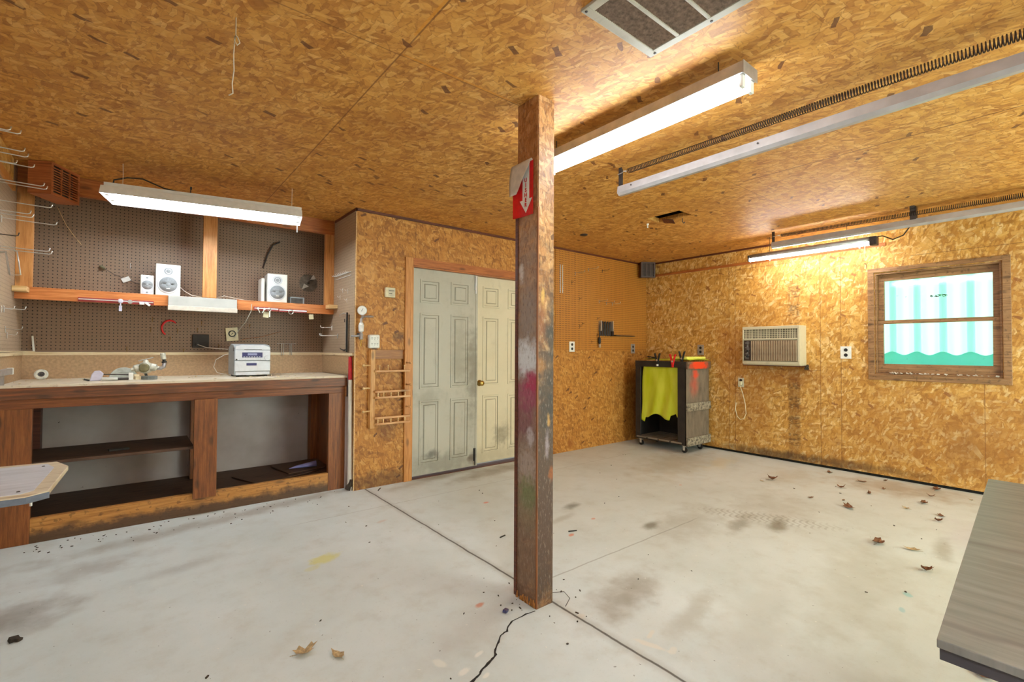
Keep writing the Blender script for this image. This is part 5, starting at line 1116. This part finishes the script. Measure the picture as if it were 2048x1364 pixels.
MB().obox((-.24, 4.40, BZ+.008), (.03, .015, .012), (0, .3, .3)).build('tip', 'black', cl)
one(MB().obox((.045, 4.44, BZ+.012), (.05, .03, .022), (0, 0, .3)).obox((.03, 4.47, BZ+.02), (.03, .03, .035), (0,0,.2)), 'wood_offcut', 'cap', 'small pinkish wood offcut between the white block and grinding wheel', 'offcut')
wh = thing('wall_fitting', 'round dusty white wheel leaning near the left end of the bench', 'wheel', (-.50, 4.72, BZ))
MB().lathe((-.50, 4.73, BZ+.038), (.15,-1,.25), [(0, .036), (.004, .038), (.014, .037), (.018, .03), (.016, .018)], 24).build('rim', 'cast_white', wh, smooth=False)
MB().lathe((-.4975, 4.712, BZ+.0425), (.15,-1,.25), [(0, .018), (.004, .017), (.003, .009), (.008, .006)], 18).build('hub', 'dark_steel', wh)
s = MB(); random.seed(21)
for i in range(60):
    x, y = random.uniform(-.6, 1.4), random.uniform(4.2, 4.85); r = random.uniform(.003, .009); s.obox((x, y, BZ+r*.3), (r*random.uniform(1, 3), r, r*.5), (0, 0, random.random()*3))
o = one(s, 'sawdust_crumbs', 'cap', 'pale crumbs and dust scattered over the workbench top', 'debris'); o['kind'] = 'stuff'

# ------------------------------------------------------------ tables in the foreground
tl = thing('side_table', 'white topped board with clipped corners at the left wall', 'table', (-.42, 2.33, 0))
P_out = [(XL+.002, 2.06), (-.245, 2.06), (-.200, 2.10), (-.183, 2.50), (-.225, 2.62), (XL+.002, 2.655)]
MB().prism(P_out, .742, .76, 'z').build('board', 'table_band', tl, bevel=.002)
MB().prism([(XL+.004, 2.10), (-.26, 2.10), (-.235, 2.13), (-.222, 2.49), (-.25, 2.58), (XL+.004, 2.61)], .7595, .762, 'z').build('inlay_top', 'table_left', tl)
MB().prism([(P_out[1][0]-.002, 2.058), (P_out[2][0]+.001, 2.097), (P_out[2][0]+.004, 2.097), (P_out[1][0]+.002, 2.054), (XL+.002, 2.054), (XL+.002, 2.058)], .738, .757, 'z').build('metal_edge', 'slate', tl)
for (x, y) in ((-.27, 2.13), (-.255, 2.53), (-.4, 2.15)): MB().lathe((x, y, .762), (0,0,1), [(0, .005), (.002, .004)], 8).build('screw', 'dark_steel', tl)
MB().box(XL+.002, XL+.03, 2.1, 2.6, .69, .735).build('wall_cleat', 'bench_x', tl); MB().tube([(-.24, 2.12, .735), (-.24, 2.12, .715)], .004, 6).build('screw_tip', 'steel', tl)
MB().tube([(XL+.02, 2.35, .35), (-.33, 2.35, .733)], .012, 8).build('brace', 'bench_z', tl)
tr = thing('work_table', 'grey plywood topped table at the right foreground edge', 'table', (1.75, -.2, 0))
MB().prism([(1.003, .168), (1.0, -.75), (2.41, -.66), (2.415, .258)], .746, .76, 'z').build('table_top', 'table_right', tr, bevel=.0015)
MB().prism([(1.006, .165), (1.003, -.745), (2.407, -.657), (2.412, .255)], .728, .7455, 'z').build('edge_ply', 'ply_edge', tr)
for x, y in ((1.15, .06), (1.15, -.62), (2.28, .12), (2.28, -.56)): MB().box(x-.035, x+.035, y-.035, y+.035, 0, .728).build('leg', 'bench_z', tr)
MB().box(1.15, 2.28, .05, .08, .64, .727).box(1.15, 2.28, -.6, -.57, .64, .727).build('apron', 'bench_x', tr)

# ------------------------------------------------------------ floor crack and litter
fl = bpy.data.objects['floor']
def strip(pts, w0, w1):
    mb = MB(); L_, R_ = [], []
    for i, p in enumerate(pts):
        p = Vector((*p, 0)); q = Vector((*pts[min(i+1, len(pts)-1)], 0))-Vector((*pts[max(i-1, 0)], 0)); n_ = Vector((-q.y, q.x, 0)).normalized(); w_ = (w0+(w1-w0)*i/(len(pts)-1))*random.uniform(.6, 1.3)/2
        L_.append(mb.b.verts.new(p+n_*w_+Vector((0, 0, .0015)))); R_.append(mb.b.verts.new(p-n_*w_+Vector((0, 0, .0015))))
    for i in range(len(pts)-1): mb.b.faces.new([L_[i], L_[i+1], R_[i+1], R_[i]])
    return mb
random.seed(4)
key = [(1.485, 1.665), (1.43, 1.668), (1.365, 1.667), (1.325, 1.655), (1.28, 1.62), (1.245, 1.615), (1.205, 1.58), (1.167, 1.55), (1.14, 1.515), (1.115, 1.51), (1.06, 1.485), (1.02, 1.465), (.985, 1.452), (.95, 1.42), (.9, 1.40), (.82, 1.34)]
pts = []
for (x0_, y0_), (x1_, y1_) in zip(key, key[1:]):
    for k in range(3): pts.append((x0_+(x1_-x0_)*k/3+random.uniform(-.003, .003), y0_+(y1_-y0_)*k/3+random.uniform(-.003, .003)))
pts.append(key[-1]); strip(pts, .007, .012).build('crack', 'crack', fl, label='jagged crack running from the post foot')
def leaf_mesh(seed_, curlv):
    random.seed(seed_); mb = MB(); n = 14; ring_ = []
    for i in range(n):
        a_ = 2*PI*i/n; r = (.027 if i % 2 else .037)*random.uniform(.75, 1.2); x, y = r*math.cos(a_)*1.5, r*math.sin(a_)*.8
        ring_.append(mb.b.verts.new((x, y, .004+curlv*(x*x*9+y*y*14)+random.uniform(0, .004))))
    c_ = mb.b.verts.new((0, 0, .003))
    for i in range(n): mb.b.faces.new([c_, ring_[i], ring_[(i+1) % n]])
    mb.tube([(-.03, 0, .006), (-.06, .006, .008)], .001, 4)
    bmesh.ops.recalc_face_normals(mb.b, faces=mb.b.faces[:]); uvl = mb.b.loops.layers.uv.new('UVMap')
    for f in mb.b.faces:
        for l in f.loops: l[uvl].uv = (l.vert.co.x, l.vert.co.y)
    me = bpy.data.meshes.new('leaf'); mb.b.to_mesh(me); mb.b.free(); return me
LM = [leaf_mesh(s_, c_) for s_, c_ in ((1, .8), (2, 1.2), (3, .5), (4, 1.6))]
for me in LM: me.materials.append(M['leaf'])
LP = [leaf_mesh(s_, c_) for s_, c_ in ((5, 1.0), (6, .6))]
for me in LP: me.materials.append(M['leaf_pale'])
def leaf(i, x, y, sc, lab, pale=False):
    o = bpy.data.objects.new('dry_leaf', (LP if pale else LM)[i % (2 if pale else 4)]); COL.objects.link(o); o.location = (x, y, 0); o.rotation_euler = (0, 0, i*1.9); o.scale = (sc, sc, sc)
    o['label'] = lab; o['category'] = 'leaf'; o['group'] = 'dry leaves scattered on the floor'
leaf(0, .557, 2.004, .9, 'pale dry leaf on the floor at lower left, the larger of two', True)
leaf(1, .655, 1.903, .7, 'smaller pale dry leaf on the floor right of the larger one', True)
leaf(2, 2.514, .292, .8, 'brown leaf at the lower right corner beneath the grey table edge')
leaf(3, 3.461, .619, .75, 'curled dark leaf on the floor nearest the grey table')
leaf(0, 3.714, .896, 1.2, 'large grey-brown leaf on the floor left of the grey table')
leaf(1, 3.751, .733, .8, 'torn pale brown leaf next to the large grey-brown one', True)
leaf(2, 4.372, 1.239, 1.2, 'large flat brown leaf in the middle of the leaf scatter')
leaf(3, 4.744, 1.956, 1.1, 'brown leaf farthest from the grey table on the bare floor')
leaf(0, 5.558, .919, 1.1, 'brown leaf lying against the right wall near the table')
for i, (x, y, sc, lab) in enumerate(((4.983, .901, 1.1, 'brown leaf midway between the right wall and the grey table end'), (5.271, .907, .6, 'small brown leaf just in front of the one lying against the right wall'),
    (4.693, .75, .8, 'upper brown leaf of the close pair beside the grey table'), (4.537, .742, .8, 'lower brown leaf of the close pair beside the grey table'), (4.7, .954, .7, 'small pale leaf left of the close pair beside the grey table'),
    (4.938, 1.254, .7, 'curled brown leaf below the window, left of the big flat ones'), (5.344, 1.406, .9, 'angular brown leaf on the floor below the window left edge'), (5.202, 1.215, .5, 'tiny leaf on the floor straight below the window'),
    (4.415, 1.522, .6, 'small brown leaf left of the large flat one'), (4.615, 1.991, .6, 'small leaf right beside the one farthest from the table', ), (4.556, 1.329, .5, 'tiny dark leaf just above the large flat one'),
    (4.955, 1.464, .8, 'thin pale leaf on the floor below the white wall outlet'), (5.478, 1.712, .9, 'torn brown leaf near the wall right of the air conditioner'), (5.559, 1.282, .5, 'tiny leaf against the wall below the window'), (5.396, .676, .5, 'small pale leaf beside the far corner of the grey table'))):
    leaf(i, x, y, sc*.85, lab, i % 5 == 4)
for x, y, L_, rz, lab in ((1.692, 3.93, .07, .9, 'thin black nail on the floor by the alcove corner'), (2.326, 2.233, .06, -.4, 'thin dark nail on the floor right of the post'), (1.9, 2.45, .05, .2, 'thin dark twig on the floor left of the post')):
    one(MB().obox((x, y, .004), (L_, .006, .006), (0, 0, rz)), 'loose_nail', 'black', lab, 'nail', 'nails and twigs on the floor')
one(MB().obox((-.36, 2.83, .008), (.03, .022, .016), (.3, .2, .5)).obox((-.345, 2.82, .006), (.02, .015, .012), (.1, .2, .9)), 'dirt_clod', 'grit', 'small dark clod of dirt on the floor at lower left', 'dirt')
one(MB().obox((1.37, 1.74, .008), (.03, .018, .012), (.1, .2, .5)), 'blue_scrap', 'lcd', 'small dark blue scrap at the foot of the post', 'scrap')
one(MB().tube([(1.60, 1.72, .003), (1.66, 1.73, .004), (1.70, 1.69, .012), (1.69, 1.64, .003), (1.62, 1.60, .004)], .0015, 5), 'thin_wire', 'dark_steel', 'thin loop of wire on the floor at the right foot of the post', 'wire')
random.seed(31); s = MB()
for i in range(160):
    if i < 70: x, y = random.uniform(-.5, 1.4), 4.14-abs(random.gauss(0, .15))-.02
    elif i < 110: x, y = 1.55+random.gauss(0, .12), 1.7+random.gauss(0, .12)
    else: x, y = random.uniform(0, 5), random.uniform(.6, 3.6)
    if 1.49 < x < 1.61 and 1.66 < y < 1.83: continue
    r = random.uniform(.002, .006); s.obox((x, y, r*.4), (r*random.uniform(1, 3), r, r*.7), (0, 0, random.random()*3))
o = one(s, 'floor_grit', 'grit', 'dark crumbs of grit scattered on the concrete floor', 'debris'); o['kind'] = 'stuff'
